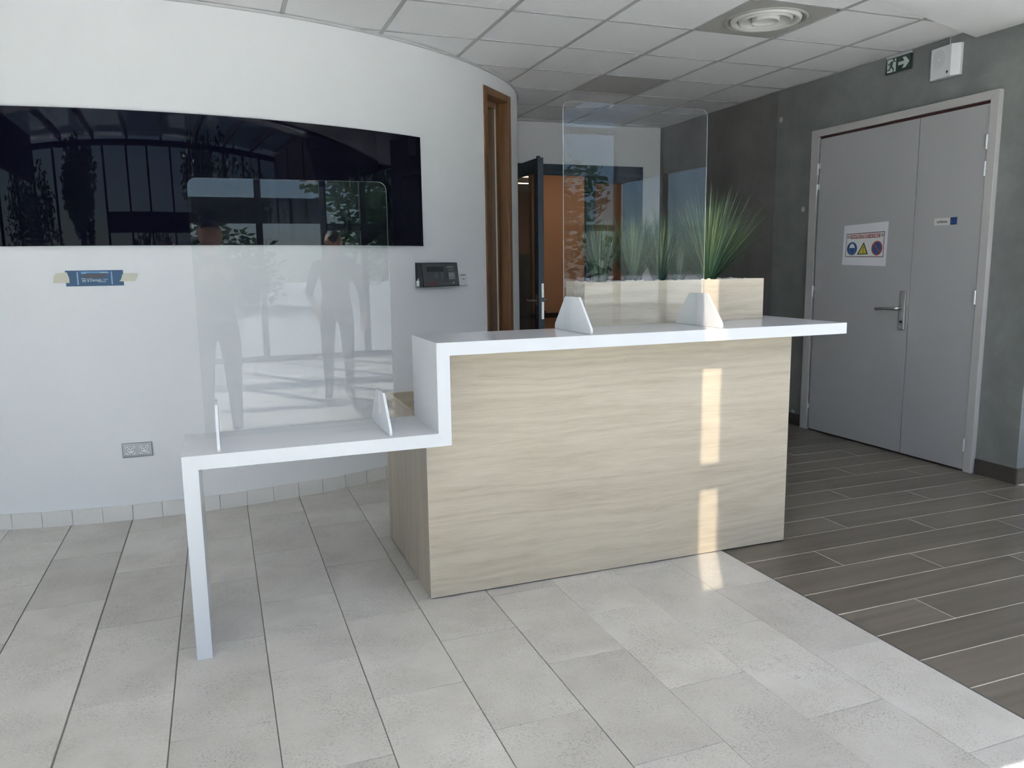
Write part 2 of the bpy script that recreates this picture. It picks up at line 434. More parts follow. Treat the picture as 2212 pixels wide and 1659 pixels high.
# ------------------------------------------------------------------ mesh helpers
class MB:
    """collects shapes in world coordinates; build() links them as one mesh object"""
    def __init__(self, fn=None):
        self.v, self.f, self.mi = [], [], []
        self.fn = fn
    def add(self, verts, faces, mi=0):
        n = len(self.v)
        self.v += [tuple(self.fn(*v)) if self.fn else tuple(v) for v in verts]
        self.f += [tuple(i+n for i in f) for f in faces]
        self.mi += [mi]*len(faces)
        return self
    def box(self, x0, x1, y0, y1, z0, z1, mi=0, sub=1):
        """sub: pieces along the first axis (for curved mappings)"""
        vs, fs = [], []
        for i in range(sub+1):
            x = x0+(x1-x0)*i/sub
            vs += [(x, y0, z0), (x, y1, z0), (x, y1, z1), (x, y0, z1)]
        fs.append((0, 3, 2, 1))
        for i in range(sub):
            a = 4*i
            for k in range(4):
                fs.append((a+k, a+(k+1) % 4, a+4+(k+1) % 4, a+4+k))
        e = 4*sub
        fs.append((e, e+1, e+2, e+3))
        return self.add(vs, fs, mi)
    def quad(self, a, b, c, d, mi=0):
        return self.add([a, b, c, d], [(0, 1, 2, 3)], mi)
    def prism(self, poly, ext, mi=0):
        """poly: list of 3d points, ext: vector"""
        n = len(poly)
        e = Vector(ext)
        vs = [tuple(p) for p in poly]+[tuple(Vector(p)+e) for p in poly]
        fs = [tuple(range(n))[::-1], tuple(range(n, 2*n))]+[(i, (i+1) % n, n+(i+1) % n, n+i) for i in range(n)]
        return self.add(vs, fs, mi)
    def cyl(self, c, r, axis, h, n=16, r2=None, mi=0):
        r2 = r if r2 is None else r2
        ax = Vector(axis).normalized()
        t = ax.orthogonal().normalized()
        s = ax.cross(t)
        c = Vector(c)
        vs = []
        for k in range(n):
            a = 2*math.pi*k/n
            d = t*math.cos(a)+s*math.sin(a)
            vs += [tuple(c+d*r), tuple(c+ax*h+d*r2)]
        fs = [tuple(2*k for k in range(n))[::-1], tuple(2*k+1 for k in range(n))]
        fs += [(2*k, 2*((k+1) % n), 2*((k+1) % n)+1, 2*k+1) for k in range(n)]
        return self.add(vs, fs, mi)
    def tube(self, pts, r, n=8, mi=0):
        pts = [Vector(p) for p in pts]
        vs, fs = [], []
        for i, p in enumerate(pts):
            d = (pts[min(i+1, len(pts)-1)]-pts[max(i-1, 0)]).normalized()
            t = d.orthogonal().normalized() if i == 0 else (t-d*t.dot(d)).normalized()
            s = d.cross(t)
            for k in range(n):
                a = 2*math.pi*k/n
                vs.append(tuple(p+(t*math.cos(a)+s*math.sin(a))*r))
        for i in range(len(pts)-1):
            for k in range(n):
                fs.append((i*n+k, i*n+(k+1) % n, (i+1)*n+(k+1) % n, (i+1)*n+k))
        m = (len(pts)-1)*n
        fs += [tuple(range(n))[::-1], tuple(range(m, m+n))]
        return self.add(vs, fs, mi)
    def lathe(self, prof, c, n=40, mi=0):
        """prof: list of (r, z) ; around vertical axis at c"""
        vs, fs = [], []
        for r, z in prof:
            for k in range(n):
                a = 2*math.pi*k/n
                vs.append((c[0]+r*math.cos(a), c[1]+r*math.sin(a), c[2]+z))
        for i in range(len(prof)-1):
            for k in range(n):
                fs.append((i*n+k, i*n+(k+1) % n, (i+1)*n+(k+1) % n, (i+1)*n+k))
        return self.add(vs, fs, mi)
    def build(self, name, mat, parent=None, org=None, smooth=False, bevel=0.0, **props):
        v = self.v
        if org is None:
            if parent is not None:
                org = WORG[parent.name]
            else:
                xs, ys, zs = zip(*v)
                org = ((min(xs)+max(xs))/2, (min(ys)+max(ys))/2, min(zs))
        me = bpy.data.meshes.new(name)
        me.from_pydata([(a-org[0], b-org[1], c-org[2]) for a, b, c in v], [], self.f)
        bm = bmesh.new()
        bm.from_mesh(me)
        bmesh.ops.recalc_face_normals(bm, faces=bm.faces)
        bm.to_mesh(me)
        bm.free()
        mats = mat if isinstance(mat, (list, tuple)) else [mat]
        for m in mats:
            me.materials.append(m)
        if len(mats) > 1:
            me.polygons.foreach_set('material_index', self.mi)
        if smooth:
            me.polygons.foreach_set('use_smooth', [True]*len(me.polygons))
        o = link(name, me, parent, org)
        if bevel:
            b = o.modifiers.new('bevel', 'BEVEL')
            b.width = bevel
            b.segments = 2
            b.limit_method = 'ANGLE'
            b.angle_limit = R(40)
        tag(o, **props)
        return o

WORG = {}
def link(name, data, parent, org):
    o = bpy.data.objects.new(name, data)
    COL.objects.link(o)
    WORG[o.name] = tuple(org)
    if parent is not None:
        o.parent = parent
        po = WORG[parent.name]
        o.location = (org[0]-po[0], org[1]-po[1], org[2]-po[2])
    else:
        o.location = org
    return o

def tag(o, label=None, category=None, group=None, kind=None):
    for k, v in (('label', label), ('category', category), ('group', group), ('kind', kind)):
        if v:
            o[k] = v
    return o

def empty(name, loc, **props):
    return tag(link(name, None, None, loc), **props)

def box(name, b, mat, parent=None, bevel=0.0, org=None, **props):
    return MB().box(*b).build(name, mat, parent, bevel=bevel, org=org, **props)

def copy_piece(src, org, parent):
    o = src.copy()
    COL.objects.link(o)
    WORG[o.name] = tuple(org)
    po = WORG[parent.name]
    o.parent = parent
    o.location = (org[0]-po[0], org[1]-po[1], org[2]-po[2])
    return o

def text_geo(body, size, align='CENTER', bold=0.0):
    """flat lettering as (verts, faces) in its own plane"""
    cu = bpy.data.curves.new('lettering', 'FONT')
    cu.body = body
    cu.size = size
    cu.align_x = align
    cu.align_y = 'CENTER'
    cu.offset = bold
    cu.resolution_u = 3
    o = bpy.data.objects.new('lettering', cu)
    COL.objects.link(o)
    dg = bpy.context.evaluated_depsgraph_get()
    me = o.evaluated_get(dg).to_mesh()
    vs = [tuple(v.co) for v in me.vertices]
    fs = [tuple(p.vertices) for p in me.polygons]
    o.evaluated_get(dg).to_mesh_clear()
    bpy.data.objects.remove(o)
    bpy.data.curves.remove(cu)
    return vs, fs

# ------------------------------------------------------------------ room constants
HC = 2.789                       # suspended ceiling
ZS = 2.739                       # plaster soffit
ZH = 3.60                        # high part over the entrance
XW = 4.530                       # concrete wall face
YB = 7.485                       # back wall face
YF = -6.0                        # glazed front
XR, XL = 6.5, -6.0
CX, CY = -0.45, 8.2              # middle of the curved wall
def rad(t):
    return 0.007*t**3-0.107*t*t+0.073*t+3.512-(1.0*(t-0.8)**2 if t > 0.8 else 0.0)
def drum(t, off, z):
    r = rad(t)+off
    return (CX+r*math.sin(t), CY-r*math.cos(t), z)
def arc(t0, dist):
    """angle reached after walking dist along the curved wall"""
    return t0+dist/3.52

# ================================================================== FLOOR
floor = MB().box(XL, 2.2046, 0.1, 9.4, -0.06, -0.004).build('floor', M['grout'], org=(0, 0, 0), kind='structure', label='floor of pale stone tiles and dark plank tiles')
JW = 0.0025
bx_stone = [-0.8338-0.3037*i for i in range(6, 0, -1)]+[-0.8338, -0.5258, -0.2195, 0.0837, 0.3885, 0.692, 0.9963, 1.3003, 1.5998, 1.9014, 2.2046]
TP = 0.6035
tw = 0.3037
tile_mb = MB()
g = JW/2
c_ = 0.0012
w2, l2 = tw/2-g, TP/2-g
tile_mb.add([(-w2, -l2, -0.004), (w2, -l2, -0.004), (w2, l2, -0.004), (-w2, l2, -0.004),
             (-w2, -l2, -c_), (w2, -l2, -c_), (w2, l2, -c_), (-w2, l2, -c_),
             (-w2+c_, -l2+c_, 0), (w2-c_, -l2+c_, 0), (w2-c_, l2-c_, 0), (-w2+c_, l2-c_, 0)],
            [(8, 9, 10, 11)]+[(i, (i+1) % 4, 4+(i+1) % 4, 4+i) for i in range(4)]+[(4+i, 4+(i+1) % 4, 8+(i+1) % 4, 8+i) for i in range(4)])
first = None
for ci in range(len(bx_stone)-1):
    x0, x1 = bx_stone[ci], bx_stone[ci+1]
    xm = (x0+x1)/2
    par = (len(bx_stone)-2-ci) % 2
    ph = 2.649 if par == 0 else 2.3475
    n0 = math.floor((0.1-ph)/TP)
    y = ph+n0*TP
    while y < 6.0:
        ym = y+TP/2
        inside = math.hypot(xm-CX, ym-0.3-CY) < 3.0 and ym-0.3 > 4
        if not inside:
            if first is None:
                first = MB()
                first.v = [(a+xm, b+ym, c) for a, b, c in tile_mb.v]
                first.f, first.mi = tile_mb.f, tile_mb.mi
                first = first.build('stone_tile', M['stone'], floor, org=(xm, ym, 0))
            else:
                copy_piece(first, (xm, ym, 0), floor)
        y += TP
# stone floor behind the photographer and past the tiled stretch
MB().box(XL, 2.2046, YF, 0.1, -0.06, -0.0006).build('floor_slab', M['stone'], floor)
MB().box(XL, bx_stone[0]-0.001, 0.1, 6.5, -0.004, 0.0).build('floor_slab', M['stone'], floor)
# plank tiles
MB().box(2.2066, XR, YF, 9.4, -0.06, -0.0012).build('plank_bed', M['pgrout'], floor)
PP, PL, pg = 0.1932, 1.2, 0.0024
def plank_piece(x0, x1, y0):
    mb = MB()
    a, b_, c, d = x0+pg, x1-pg, y0+pg, y0+PP-pg
    e = 0.001
    mb.add([(a, c, -0.0035), (b_, c, -0.0035), (b_, d, -0.0035), (a, d, -0.0035), (a, c, -e), (b_, c, -e), (b_, d, -e), (a, d, -e),
            (a+e, c+e, 0), (b_-e, c+e, 0), (b_-e, d-e, 0), (a+e, d-e, 0)],
           [(8, 9, 10, 11)]+[(i, (i+1) % 4, 4+(i+1) % 4, 4+i) for i in range(4)]+[(4+i, 4+(i+1) % 4, 8+(i+1) % 4, 8+i) for i in range(4)])
    return mb.build('wood_plank', M['plank'], floor, org=((x0+x1)/2, y0+PP/2, 0))
cache = {}
for j in range(-7, 25):
    y0 = 2.653+PP*j
    x = {0: 2.605, 1: 3.40, 2: 3.0}[j % 3]-PL*2
    xmax = XR if y0 < 3.1 else XW
    while x < xmax:
        x0, x1 = max(x, 2.2086), min(x+PL, xmax)
        if x1-x0 > 0.03:
            key = round(x1-x0, 3)
            o = cache.get(key)
            if o is None:
                cache[key] = plank_piece(x0, x1, y0)
            else:
                copy_piece(o, ((x0+x1)/2, y0+PP/2, 0), floor)
        x += PL
MB().box(2.2086, XR, YF, 2.653-7*PP, -0.0035, 0).build('floor_slab', M['stone'], floor)  # pale stone put on the unseen plank side to bounce light upward
MB().box(2.2046, 2.2086, YF, 6.6, -0.01, 0.0005).build('divider_strip', M['panelgrey'], floor)

# ================================================================== CURVED WALL
T0, T1 = -1.25, 1.345
TW0, TW1, ZW0, ZW1 = 0.734, 0.871, 0.10, 2.672     # opening of the narrow window
ts = sorted(set([T0+(T1-T0)*i/90 for i in range(91)]+[TW0, TW1]))
ts = [t for t in ts if not (TW0 < t < TW1)]
zs = [0.0, ZW0, ZW1, HC]
mb = MB()
for i in range(len(ts)-1):
    for k in range(3):
        if abs(ts[i]-TW0) < 1e-6 and k == 1:
            continue
        a, b_ = ts[i], ts[i+1]
        for off, fl in ((0, False), (-0.20, True)):
            q = [drum(a, off, zs[k]), drum(b_, off, zs[k]), drum(b_, off, zs[k+1]), drum(a, off, zs[k+1])]
            mb.quad(*q)
for t in (TW0, TW1):
    mb.quad(drum(t, 0, ZW0), drum(t, -0.2, ZW0), drum(t, -0.2, ZW1), drum(t, 0, ZW1))
for z in (ZW0, ZW1):
    mb.quad(drum(TW0, 0, z), drum(TW1, 0, z), drum(TW1, -0.2, z), drum(TW0, -0.2, z))
for t in (T0, T1):
    mb.quad(drum(t, 0, 0), drum(t, -0.2, 0), drum(t, -0.2, HC), drum(t, 0, HC))
bmw = mb.build('wall_left', M['wall'], org=(CX, CY, 0), kind='structure', label='white curved wall on the left')
me = bmw.data
bm = bmesh.new(); bm.from_mesh(me)
bmesh.ops.remove_doubles(bm, verts=bm.verts, dist=1e-5)
bmesh.ops.recalc_face_normals(bm, faces=bm.faces)
for f in bm.faces:
    f.smooth = True
for e in bm.edges:
    if len(e.link_faces) == 2 and e.calc_face_angle(0) > 0.6:
        e.smooth = False
bm.to_mesh(me); bm.free()
# ceiling edge trim round the curved wall
mb = MB(lambda t, o, z: drum(t, o, z))
mb.box(T0, T1, 0.0, 0.016, HC-0.014, HC-0.001, sub=110)
mb.build('trim_1', M['ctrim'], kind='structure', label='thin pale ceiling edge trim along the curved wall')
# stone skirting, tile by tile
bb = empty('baseboard_left', drum(0, 0, 0), kind='structure', label='pale stone skirting tiles at the foot of the curved wall')
t = -0.02-0.0432*12
while t < 1.15:
    mb = MB(lambda a, o, z: drum(a, o, z))
    mb.box(t+0.0004, t+0.0428, 0.0, 0.012, 0.0, 0.086, sub=3)
    mb.build('skirting_tile', M['skirtstone'], bb, org=drum(t+0.02, 0, 0))
    t += 0.0432
# dark room behind the narrow window
MB().box(0.9, 2.0, 6.6, 6.7, 0, HC).build('wall_inner', M['dgrey'], kind='structure', label='dark inner wall behind the narrow window')

# narrow wooden window
tm = (TW0+TW1)/2
nrm = Vector((math.sin(tm), -math.cos(tm), 0))
tang = Vector((math.cos(tm), math.sin(tm), 0))
wc = Vector(drum(tm, 0, 0))
hw = rad(tm)*math.sin((TW1-TW0)/2)
def wfn(u, w, z):        # u along wall, w out of wall
    return tuple(wc+tang*u+nrm*(w-0.008)+Vector((0, 0, z)))
win = empty('window_1', tuple(wc+Vector((0, 0, ZW0))), kind='structure', label='tall narrow window with varnished brown wood frame in the curved wall')
fw = 0.055
for nm, b in (('frame_jamb', (-hw, -hw+fw, -0.11, 0.016, ZW0, ZW1)), ('frame_jamb', (hw-fw, hw, -0.11, 0.016, ZW0, ZW1)),
              ('frame_head', (-hw+fw, hw-fw, -0.11, 0.016, ZW1-fw, ZW1)), ('frame_sill', (-hw+fw, hw-fw, -0.11, 0.016, ZW0, ZW0+fw))):
    MB(wfn).box(*b).build(nm, M['brown'], win, bevel=0.004)
hi = hw-fw
for b in ((-hi, -hi+0.042, -0.15, -0.075, ZW0+fw, ZW1-fw), (hi-0.042, hi, -0.15, -0.075, ZW0+fw, ZW1-fw),
          (-hi+0.042, hi-0.042, -0.15, -0.075, ZW1-fw-0.045, ZW1-fw), (-hi+0.042, hi-0.042, -0.15, -0.075, ZW0+fw, ZW0+fw+0.045)):
    MB(wfn).box(*b).build('sash_rail', M['brown'], win, bevel=0.003)
MB(wfn).box(-hi+0.042, hi-0.042, -0.116, -0.112, ZW0+fw, ZW1-fw).build('pane', M['glass'], win)
MB(wfn).box(hi-0.047, hi-0.042, -0.082, -0.072, ZW0+fw, ZW1-fw).build('glazing_bead', M['tape'], win)

# ================================================================== BACK WALL AND BLUE DOOR
DX0, DX1, DZ = 2.735, 4.315, 2.380
MB().box(2.40, DX0, YB, YB+0.14, 0, HC).box(DX1, 4.60, YB, YB+0.14, 0, HC).box(DX0, DX1, YB, YB+0.14, DZ, HC).build(
    'wall_back', M['wall'], kind='structure', label='white back wall above and beside the dark blue door')
d2 = empty('door_2', ((DX0+DX1)/2, YB, 0), kind='structure', label='dark blue glazed double door with its left leaf standing open')
for nm, b in (('frame_head', (DX0, DX1, YB-0.015, YB+0.10, DZ-0.062, DZ)), ('frame_jamb', (DX0, DX0+0.06, YB-0.015, YB+0.10, 0, DZ-0.062)),
              ('frame_jamb', (DX1-0.06, DX1, YB-0.015, YB+0.10, 0, DZ-0.062))):
    box(nm, b, M['navy'], d2, bevel=0.003)
box('frame_bead', (DX0+0.06, DX1-0.06, YB-0.022, YB-0.015, DZ-0.112, DZ-0.062), M['navy'], d2, bevel=0.002)
# fixed right leaf
lx0, lx1, lz = 3.66, DX1-0.06, DZ-0.066
lf = box('leaf_stile', (lx0, 3.767, YB+0.01, YB+0.06, 0.01, lz), M['navy'], d2, bevel=0.003)
box('astragal', (3.70, 3.725, YB-0.004, YB+0.012, 0.01, lz), M['navy'], lf)
box('leaf_stile', (4.116, lx1, YB+0.01, YB+0.06, 0.01, lz), M['navy'], d2, bevel=0.003)
box('leaf_rail', (3.767, 4.116, YB+0.01, YB+0.06, 2.205, lz), M['navy'], d2, bevel=0.003)
box('leaf_rail', (3.767, 4.116, YB+0.01, YB+0.06, 0.01, 0.26), M['navy'], d2, bevel=0.003)
box('pane', (3.767, 4.116, YB+0.032, YB+0.038, 0.26, 2.205), M['tint'], d2)
# open left leaf, standing out into the room
ox0, ox1, oy0, oy1, oz = 2.792, 2.842, 6.70, 7.455, 2.332
sw = 0.115
st = box('open_leaf_stile', (ox0, ox1, oy0, oy0+sw, 0.012, oz), M['navy'], d2, bevel=0.003)
box('open_leaf_stile', (ox0, ox1, oy1-sw, oy1, 0.012, oz), M['navy'], d2, bevel=0.003)
box('open_leaf_rail', (ox0, ox1, oy0+sw, oy1-sw, oz-0.12, oz), M['navy'], d2, bevel=0.003)
box('open_leaf_rail', (ox0, ox1, oy0+sw, oy1-sw, 0.012, 0.26), M['navy'], d2, bevel=0.003)
box('pane', (ox0+0.022, ox0+0.028, oy0+sw, oy1-sw, 0.26, oz-0.12), M['tint'], d2)
box('rebate_lip', (ox0-0.012, ox0+0.012, oy0-0.014, oy0+0.02, 0.012, oz+0.012), M['navy'], st)
box('lock_plate', (ox0+0.014, ox0+0.038, oy0-0.018, oy0-0.002, 0.875, 1.203), M['steel'], st)
box('lock_latch', (ox0+0.018, ox0+0.034, oy0-0.026, oy0-0.016, 1.035, 1.075), M['dark'], st)
for sx in (-1, 1):
    x = ox0 if sx < 0 else ox1
    box('handle_plate', (min(x, x+sx*0.008), max(x, x+sx*0.008), oy0+0.03, oy0+0.075, 1.0, 1.10), M['steel'], st)
    MB().tube([(x, oy0+0.052, 1.045), (x+sx*0.05, oy0+0.052, 1.045), (x+sx*0.056, oy0+0.07, 1.045), (x+sx*0.056, oy0+0.17, 1.045)], 0.009).build('lever', M['steel'], st, smooth=True)
MB().cyl((ox1, oy0+0.05, 0.935), 0.012, (1, 0, 0), 0.03, 12).build('thumb_turn', M['red'], st)
# corridor behind
MB().box(3.74, 7.0, 9.2, 9.3, 0, 2.62).build('wall_corridor', M['orange'], kind='structure', label='terracotta corridor wall seen through the blue door')
MB().box(2.2, 7.0, 13.0, 13.1, 0, 2.62).build('wall_corridor_end', M['orange'], kind='structure', label='far corridor end wall behind the open glass leaf')
MB().box(2.6, 6.9, 12.7, 12.95, 0, 1.55).build('partition', M['dgrey'], kind='structure', label='dark partition at the far end of the corridor')
MB().box(2.25, 2.40, YB+0.14, 13, 0, 2.62).build('wall_corridor_side', M['dgrey'], kind='structure', label='dark corridor side wall behind the blue door')
MB().box(6.9, 7.0, YB, 13, 0, 2.62).build('wall_corridor_right', M['orange'], kind='structure', label='right end wall of the corridor')
MB().box(4.6, 7.0, YB, YB+0.1, 0, 2.62).build('wall_corridor_near', M['orange'], kind='structure', label='near corridor wall beside the blue door')
MB().box(2.25, 7.0, YB+0.14, 13.1, 2.62, 2.72).build('ceiling_corridor', M['white'], kind='structure', label='white corridor ceiling with strip lights')
MB().box(2.25, 7.0, 9.4, 13.1, -0.06, -0.001).build('floor_corridor', M['plank'], kind='structure', label='brown corridor floor beyond the blue door')
MB().box(2.9, 6.8, 9.15, 9.198, 0.70, 0.76).build('handrail', M['dark'], label='dark rail on the terracotta corridor wall', category='rail')
for i, (y, lab) in enumerate(((8.35, 'warm strip light in the corridor just behind the blue door'), (10.5, 'warm ceiling strip light nearer in the deep corridor'), (11.35, 'warm ceiling strip light farthest down the corridor'))):
    t_ = empty('strip_light', (4.3, y, 2.6), label=lab, category='light', group='corridor strip lights')
    box('housing', (3.0, 6.2, y-0.05, y+0.05, 2.60, 2.62), M['wplast'], t_)
    box('diffuser', (3.02, 6.18, y-0.04, y+0.04, 2.592, 2.60), emit_mat('warm strip', (1.0, 0.78, 0.54), 8.0), t_)

# ================================================================== CONCRETE WALL
FY0, FY1, FZ = 3.552, 5.149, 2.390           # outer frame of the grey double door
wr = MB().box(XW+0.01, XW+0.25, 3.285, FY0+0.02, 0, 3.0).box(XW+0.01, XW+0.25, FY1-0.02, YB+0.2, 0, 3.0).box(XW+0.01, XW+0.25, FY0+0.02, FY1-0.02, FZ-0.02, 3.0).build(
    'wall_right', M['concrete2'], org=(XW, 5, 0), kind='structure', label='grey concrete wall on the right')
JY = 5.615
for nm, b, mt in (('concrete_panel', (XW, XW+0.012, 3.272, FY0+0.01, 0, HC+0.01), 'concrete'), ('concrete_panel', (XW, XW+0.012, FY1-0.01, JY-0.002, 0, HC+0.01), 'concrete'),
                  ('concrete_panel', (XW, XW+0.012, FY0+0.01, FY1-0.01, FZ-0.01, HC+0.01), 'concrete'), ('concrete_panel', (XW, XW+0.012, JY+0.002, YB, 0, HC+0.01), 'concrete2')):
    box(nm, b, M[mt], wr, org=(XW, 5, 0))
box('joint_fillet', (XW+0.001, XW+0.004, JY-0.003, JY+0.003, 0, HC), M['concrete'], wr)
for y, z in ((5.254, 1.794), (5.274, 0.104), (5.565, 2.55)):
    MB().cyl((XW+0.001, y, z), 0.024, (-1, 0, 0), 0.004, 20, r2=0.020).build('tie_plug', M['frame'], wr)
# wall return at the far right
MB().box(XW+0.013, XR+0.1, 3.274, 3.284, 0, ZH).build('wall_return', M['concrete'], kind='structure', label='paler concrete wall face at the right edge beside the dark skirting')
MB().box(XW+0.001, XR, 3.262, 3.2735, 0, 0.098).build('baseboard_return', M['plank'], kind='structure', label='brown skirting at the foot of the wall return')
MB().box(XW-0.012, XW, 3.262, FY0-0.006, 0, 0.098).box(XW-0.012, XW, FY1+0.004, YB, 0, 0.098).build('baseboard_right', M['skirt'], kind='structure', label='dark brown skirting along the concrete wall')

# grey double door
d1 = empty('door_1', (4.5, (FY0+FY1)/2, 0), kind='structure', label='grey double door with metal frame in the concrete wall')
XF = 4.494
fy0, fy1, fz = 3.609, 5.075, 2.337           # inner edge of frame
for poly, nm in (([(XF, FY0, 0), (XF, fy0, 0), (XF, fy0, fz), (XF, FY0, FZ)], 'frame_jamb'),
                 ([(XF, FY1, 0), (XF, FY1, FZ), (XF, fy1, fz), (XF, fy1, 0)], 'frame_jamb'),
                 ([(XF, FY0, FZ), (XF, fy0, fz), (XF, fy1, fz), (XF, FY1, FZ)], 'frame_head')):
    MB().prism(poly, (0.10, 0, 0)).build(nm, M['frame'], d1, bevel=0.0025)
box('reveal', (XF+0.02, XF+0.10, fy0, fy1, 0, fz), M['seal'], d1)
XD = 4.499
ysp = 4.122
l1 = box('leaf', (XD, XD+0.015, ysp+0.0025, 5.052, 0.012, 2.316), M['doorgrey'], d1, bevel=0.0015)
l2 = box('leaf', (XD, XD+0.015, fy0+0.003, ysp-0.0025, 0.012, 2.316), M['doorgrey'], d1, bevel=0.0015)
box('jamb_lining', (XD-0.002, XD+0.012, 5.062, 5.075, 0.0, 2.33), M['zinc'], d1)
for i, z in enumerate((2.088, 1.927, 1.135, 0.178)):
    for y, s in ((5.058, 1), (3.609, -1)):
        lfp = l1 if s > 0 else l2
        h = MB()
        h.cyl((XF-0.006, y, z-0.044), 0.0065, (0, 0, 1), 0.040, 12)
        h.cyl((XF-0.006, y, z-0.004), 0.0085, (0, 0, 1), 0.008, 12)
        h.cyl((XF-0.006, y, z+0.004), 0.0065, (0, 0, 1), 0.040, 12)
        h.box(XF-0.004, XF+0.004, y-(0.022 if s > 0 else 0.004), y+(0.006 if s > 0 else 0.004), z+0.004, z+0.044)
        h.build('hinge', M['zinc'], lfp)
hp = box('handle_plate', (XD-0.012, XD, 4.146, 4.192, 0.890, 1.162), M['steel'], l1, bevel=0.003)
MB().tube([(XD-0.008, 4.178, 1.040), (XD-0.05, 4.178, 1.040), (XD-0.058, 4.19, 1.039), (XD-0.058, 4.30, 1.034), (XD-0.056, 4.362, 1.030)], 0.010, 10).build('lever', M['steel'], l1, smooth=True)
MB().cyl((XD-0.012, 4.169, 0.945), 0.009, (-1, 0, 0), 0.004, 14).build('key_cylinder', M['dark'], l1)

# ================================================================== CEILING
GX, GY, GP = 1.0443, 3.7305, 0.599
ceil = MB().box(XL, XW+0.2, 1.95, 9.0, HC+0.035, HC+0.09).build('ceiling', M['white'], org=(0, 4, HC), kind='structure', label='suspended ceiling of white square tiles')
def soff(x):
    return 3.412+(x-3.383)*0.3124
def ctile(x0, x1, y0, y1):
    mb = MB()
    zt, e = HC+0.002, 0.004
    mb.add([(x0, y0, zt+0.02), (x1, y0, zt+0.02), (x1, y1, zt+0.02), (x0, y1, zt+0.02), (x0, y0, zt+e), (x1, y0, zt+e), (x1, y1, zt+e), (x0, y1, zt+e),
            (x0+e, y0+e, zt), (x1-e, y0+e, zt), (x1-e, y1-e, zt), (x0+e, y1-e, zt)],
           [(8, 9, 10, 11), (0, 1, 2, 3)]+[(i, (i+1) % 4, 4+(i+1) % 4, 4+i) for i in range(4)]+[(4+i, 4+(i+1) % 4, 8+(i+1) % 4, 8+i) for i in range(4)])
    return mb
tcache = {}
for q in range(-9, 6):
    for r in range(-3, 7):
        x0, x1 = GX+GP*q, min(GX+GP*(q+1), XW)
        y0, y1 = GY+GP*r, min(GY+GP*(r+1), YB)
        if y0 >= YB-0.02 or x0 >= XW-0.02:
            continue
        if q == 3 and r == 0:
            continue                                        # round diffuser sits here
        corners = [(x0, y0), (x1, y0), (x0, y1), (x1, y1)]
        if all(math.hypot(a-CX, b-CY) < 3.05 for a, b in corners):
            continue                                        # above the closed curved room
        if all(b < soff(a)-0.1 for a, b in corners):
            continue                                        # hidden by the plaster soffit
        grey = (q == 3 and r == 3)
        key = (round(x1-x0, 3), round(y1-y0, 3), grey)
        org = ((x0+x1)/2, (y0+y1)/2, HC)
        if key in tcache:
            copy_piece(tcache[key], org, ceil)
        else:
            tcache[key] = ctile(x0+0.004, x1-0.004, y0+0.004, y1-0.004).build('ceiling_tile', M['cgrey'] if grey else M['ctile'], ceil, org=org)
            if grey:
                tcache[key]['label'] = 'darker grey ceiling tile'
for q in range(-9, 6):
    x = GX+GP*q
    ya = 1.96
    segs = [(ya, YB)]
    if abs(x-CX) < 3.0:
        segs = [(ya, min(YB, CY-math.sqrt(3.1**2-(x-CX)**2)))]
    for a, b in segs:
        box('grid_bar', (x-0.012, x+0.012, a, b, HC-0.002, HC+0.012), M['cbar'], ceil)
for r in range(-3, 7):
    y = GY+GP*r
    xa = XL
    if y > 4.95:
        xa = CX+math.sqrt(max(0, 3.1**2-(CY-y)**2))
    box('grid_bar', (xa, XW, y-0.0085, y+0.0085, HC-0.0012, HC+0.012), M['cbar'], ceil)
box('edge_angle', (XW-0.012, XW, 3.7, YB, HC-0.003, HC+0.01), M['cbar'], ceil)
box('edge_angle', (2.6, XW, YB-0.012, YB, HC-0.003, HC+0.01), M['cbar'], ceil)
# plaster soffit and high ceiling over the entrance, with an added slit that shapes the sun strip
MB().prism([(XL, 1.95, ZS), (XR, 1.95, ZS), (XR, 3.275, ZS), (XW, 3.275, ZS), (XW, soff(XW), ZS), (-1.30, 1.95, ZS)], (0, 0, 0.06)).build('soffit', M['white'], ceil)
MB().box(XL, XR, 1.95, 2.05, ZS, ZH).build('fascia', M['white'], ceil)
def xs(y):
    return 2.117+TAN_AZ*(y-3.017)
SA, SB, HWD = -1.62, 1.05, 0.050
KX0, KX1, KY0, KY1 = 2.2, 6.2, -2.5, 0.9
for poly in ([(XL, -2.9), (KX0, -2.9), (KX0, SA), (XL, SA)], [(XL, SA), (xs(SA)-HWD, SA), (xs(SB)-HWD, SB), (XL, SB)],
             [(xs(SA)+HWD, SA), (KX0, SA), (KX0, SB), (xs(SB)+HWD, SB)], [(XL, SB), (KX0, SB), (KX0, 2.05), (XL, 2.05)],
             [(KX0, -2.9), (XR, -2.9), (XR, KY0), (KX0, KY0)], [(KX1, KY0), (XR, KY0), (XR, KY1), (KX1, KY1)], [(KX0, KY1), (XR, KY1), (XR, 2.05), (KX0, 2.05)],
             [(xs(-0.86)-HWD-.01, -0.86), (xs(-0.86)+HWD+.01, -0.86), (xs(-0.74)+HWD+.01, -0.74), (xs(-0.74)-HWD-.01, -0.74)]):  # bar across the added slit breaks the sun strip
    MB().prism([(a, b, ZH) for a, b in poly], (0, 0, 0.03)).build('high_ceiling_panel', M['white'], ceil)

